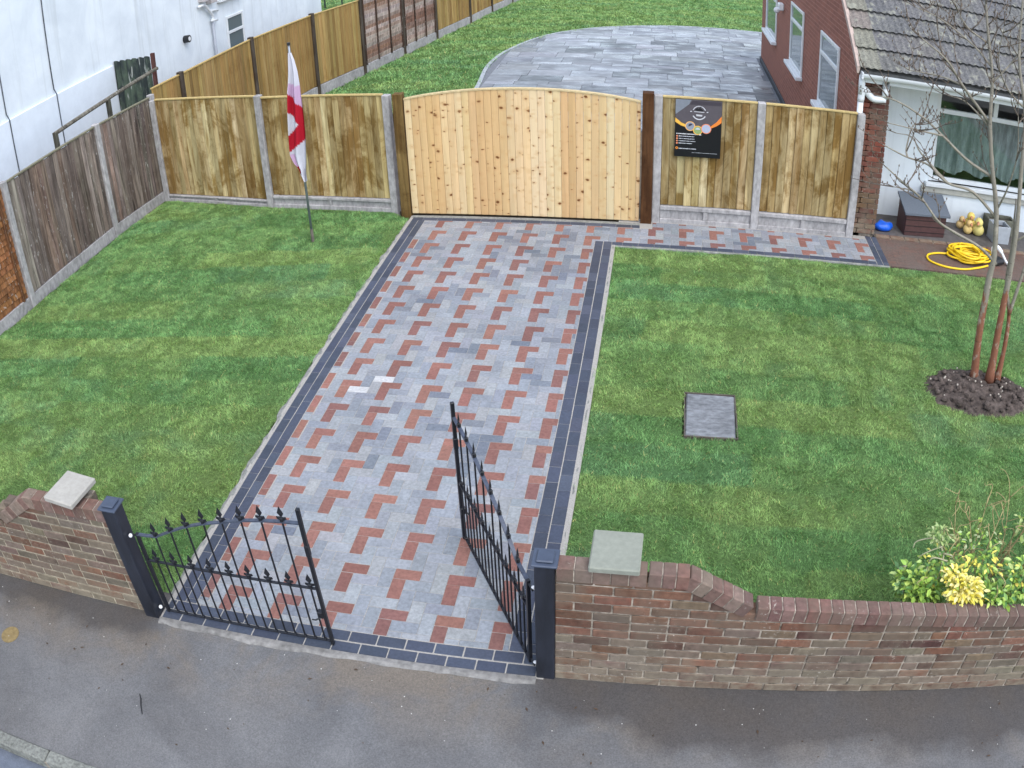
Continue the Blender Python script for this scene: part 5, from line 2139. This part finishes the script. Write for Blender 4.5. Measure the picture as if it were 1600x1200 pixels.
for (c, rad, n, pal, L) in clusters:
    c = Vector(c)
    for k in range(n):
        while True:
            q = Vector((rs_.uniform(-1, 1), rs_.uniform(-1, 1), rs_.uniform(-1, 1)))
            if q.length < 1:
                break
        q = q * (.55 + .45 * rs_.random())
        p = c + Vector((q.x * rad[0], q.y * rad[1], q.z * rad[2]))
        d = Vector((q.x + rs_.uniform(-.6, .6), q.y + rs_.uniform(-.7, .5) - .2, q.z * .6 + rs_.uniform(-.5, .5)))
        leaf(p, d, Vector((rs_.uniform(-.4, .4), rs_.uniform(-.6, .2), 1)), L * rs_.uniform(.7, 1.25), L * .24 * rs_.uniform(.8, 1.2), jit(rs_.choice(pal), .14, rs_, .05))
me = mesh('foliage', LV, LF, MT['leaf'])
set_cols(me, LC)
link('foliage', me, sh)
mS = MB()
base = Vector((5.75, -3.12, -.02))
ends = [((5.455, -3.44, .78), .008), ((5.23, -3.32, .64), .008), ((5.30, -3.12, .90), .007), ((5.70, -3.44, .74), .008), ((5.92, -3.36, .82), .009), ((6.2, -3.2, .9), .009), ((5.98, -3.05, 1.02), .011), ((5.55, -2.95, .92), .007), ((5.42, -2.9, 1.02), .006), ((5.65, -2.9, 1.1), .006), ((5.85, -2.85, 1.05), .006), ((6.55, -3.15, .9), .01), ((5.75, -3.0, 1.08), .006), ((5.5, -3.1, .85), .006), ((6.0, -2.9, .9), .006)]


def stem(a, e, r, lvl=1):
    a, e = Vector(a), Vector(e)
    m1 = a.lerp(e, .35) + Vector((rs_.uniform(-.05, .05), rs_.uniform(-.05, .05), .07))
    m2 = a.lerp(e, .7) + Vector((rs_.uniform(-.05, .05), rs_.uniform(-.05, .05), .03))
    p = smooth_path([a, m1, m2, e], 4)
    mS.tube(p, [r * (1 - .55 * i / (len(p) - 1)) for i in range(len(p))], 5)
    if lvl:
        for k in range(8):
            q = Vector(p[rs_.randrange(4, len(p))])
            stem(q, q + Vector((rs_.uniform(-.16, .16), rs_.uniform(-.14, .14), rs_.uniform(-.02, .2))), r * .55, 0)


for e, r in ends:
    stem(base + Vector((rs_.uniform(-.12, .12), rs_.uniform(-.08, .08), 0)), e, r)
mS.obj('stems', MT['twig'], sh, True, color=A(176, 160, 116))
mS = MB()
for a, e in (((5.36, -3.20, .80), (5.10, -3.24, .60)), ((5.10, -3.24, .60), (5.02, -3.33, .52)), ((5.33, -3.14, .83), (5.13, -3.08, .80)), ((5.34, -3.10, .82), (5.17, -3.13, .76)), ((5.10, -3.10, .66), (5.06, -3.18, .60)), ((5.16, -3.3, .56), (5.07, -3.38, .5)), ((5.33, -3.16, .83), (5.44, -3.2, .66)), ((5.3, -3.16, .82), (5.34, -3.28, .62))):
    stem(a, e, .0065, 0)
mS.obj('cut_stems', MT['twig'], sh, True, color=A(186, 182, 150))

# ------------------------------------------------------------------ small things on the pavement
cv_ = MB().tube([(0, 0, -.02), (0, 0, .004)], .085, 20)
tag(cv_.obj('stopcock_cover', plain('rusty_cover', A(140, 122, 84), .2, 30, .8), None, loc=(-1.24, -4.20, -.006)), 'round yellowish brown cover let into the pavement at the left edge', 'cover')
m = MB().tube([(0, 0, .004), (.03, -.06, .008), (.07, -.126, .004)], [.005, .004, .003], 6)
m.tube([(.0, .0, .004), (-.025, .03, .006)], .003, 5)
tag(m.obj('fallen_twig', MT['black'], None, loc=(.168, -4.40, -.006)), 'short black twig lying on the pavement near the kerb', 'twig')
m = MB()
rq = random.Random(101)
for k in range(90):
    x_ = rq.uniform(-2, 7)
    y_ = -3.72 - abs(rq.gauss(0, .55))
    if y_ < -5.0:
        continue
    m.sph((x_, y_, -.004), rq.uniform(.002, .0055), 5, 4, (1, 1, .7))
tag(m.obj('grit', plain('pale_grit', A(206, 204, 198), .15)), 'scattered pale grit on the grey pavement', 'grit', kind='stuff')
m = MB()
for k in range(60):
    x_ = rq.uniform(-2, 7)
    y_ = -3.75 - abs(rq.gauss(0, .5))
    if y_ < -5.0:
        continue
    a = rq.uniform(0, 6.28)
    l = rq.uniform(.008, .02)
    V = [(x_ + l * math.cos(a), y_ + l * math.sin(a), -.003), (x_ - l * .4 * math.sin(a), y_ + l * .4 * math.cos(a), .001), (x_ - l * math.cos(a), y_ - l * math.sin(a), -.003), (x_ + l * .4 * math.sin(a), y_ - l * .4 * math.cos(a), .001)]
    m.add(V, [(0, 1, 2, 3)])
tag(m.obj('leaf_litter', plain('dead_leaf', A(88, 72, 58), .3)), 'dark crumbs of dead leaves scattered on the pavement', 'leaf litter', kind='stuff')
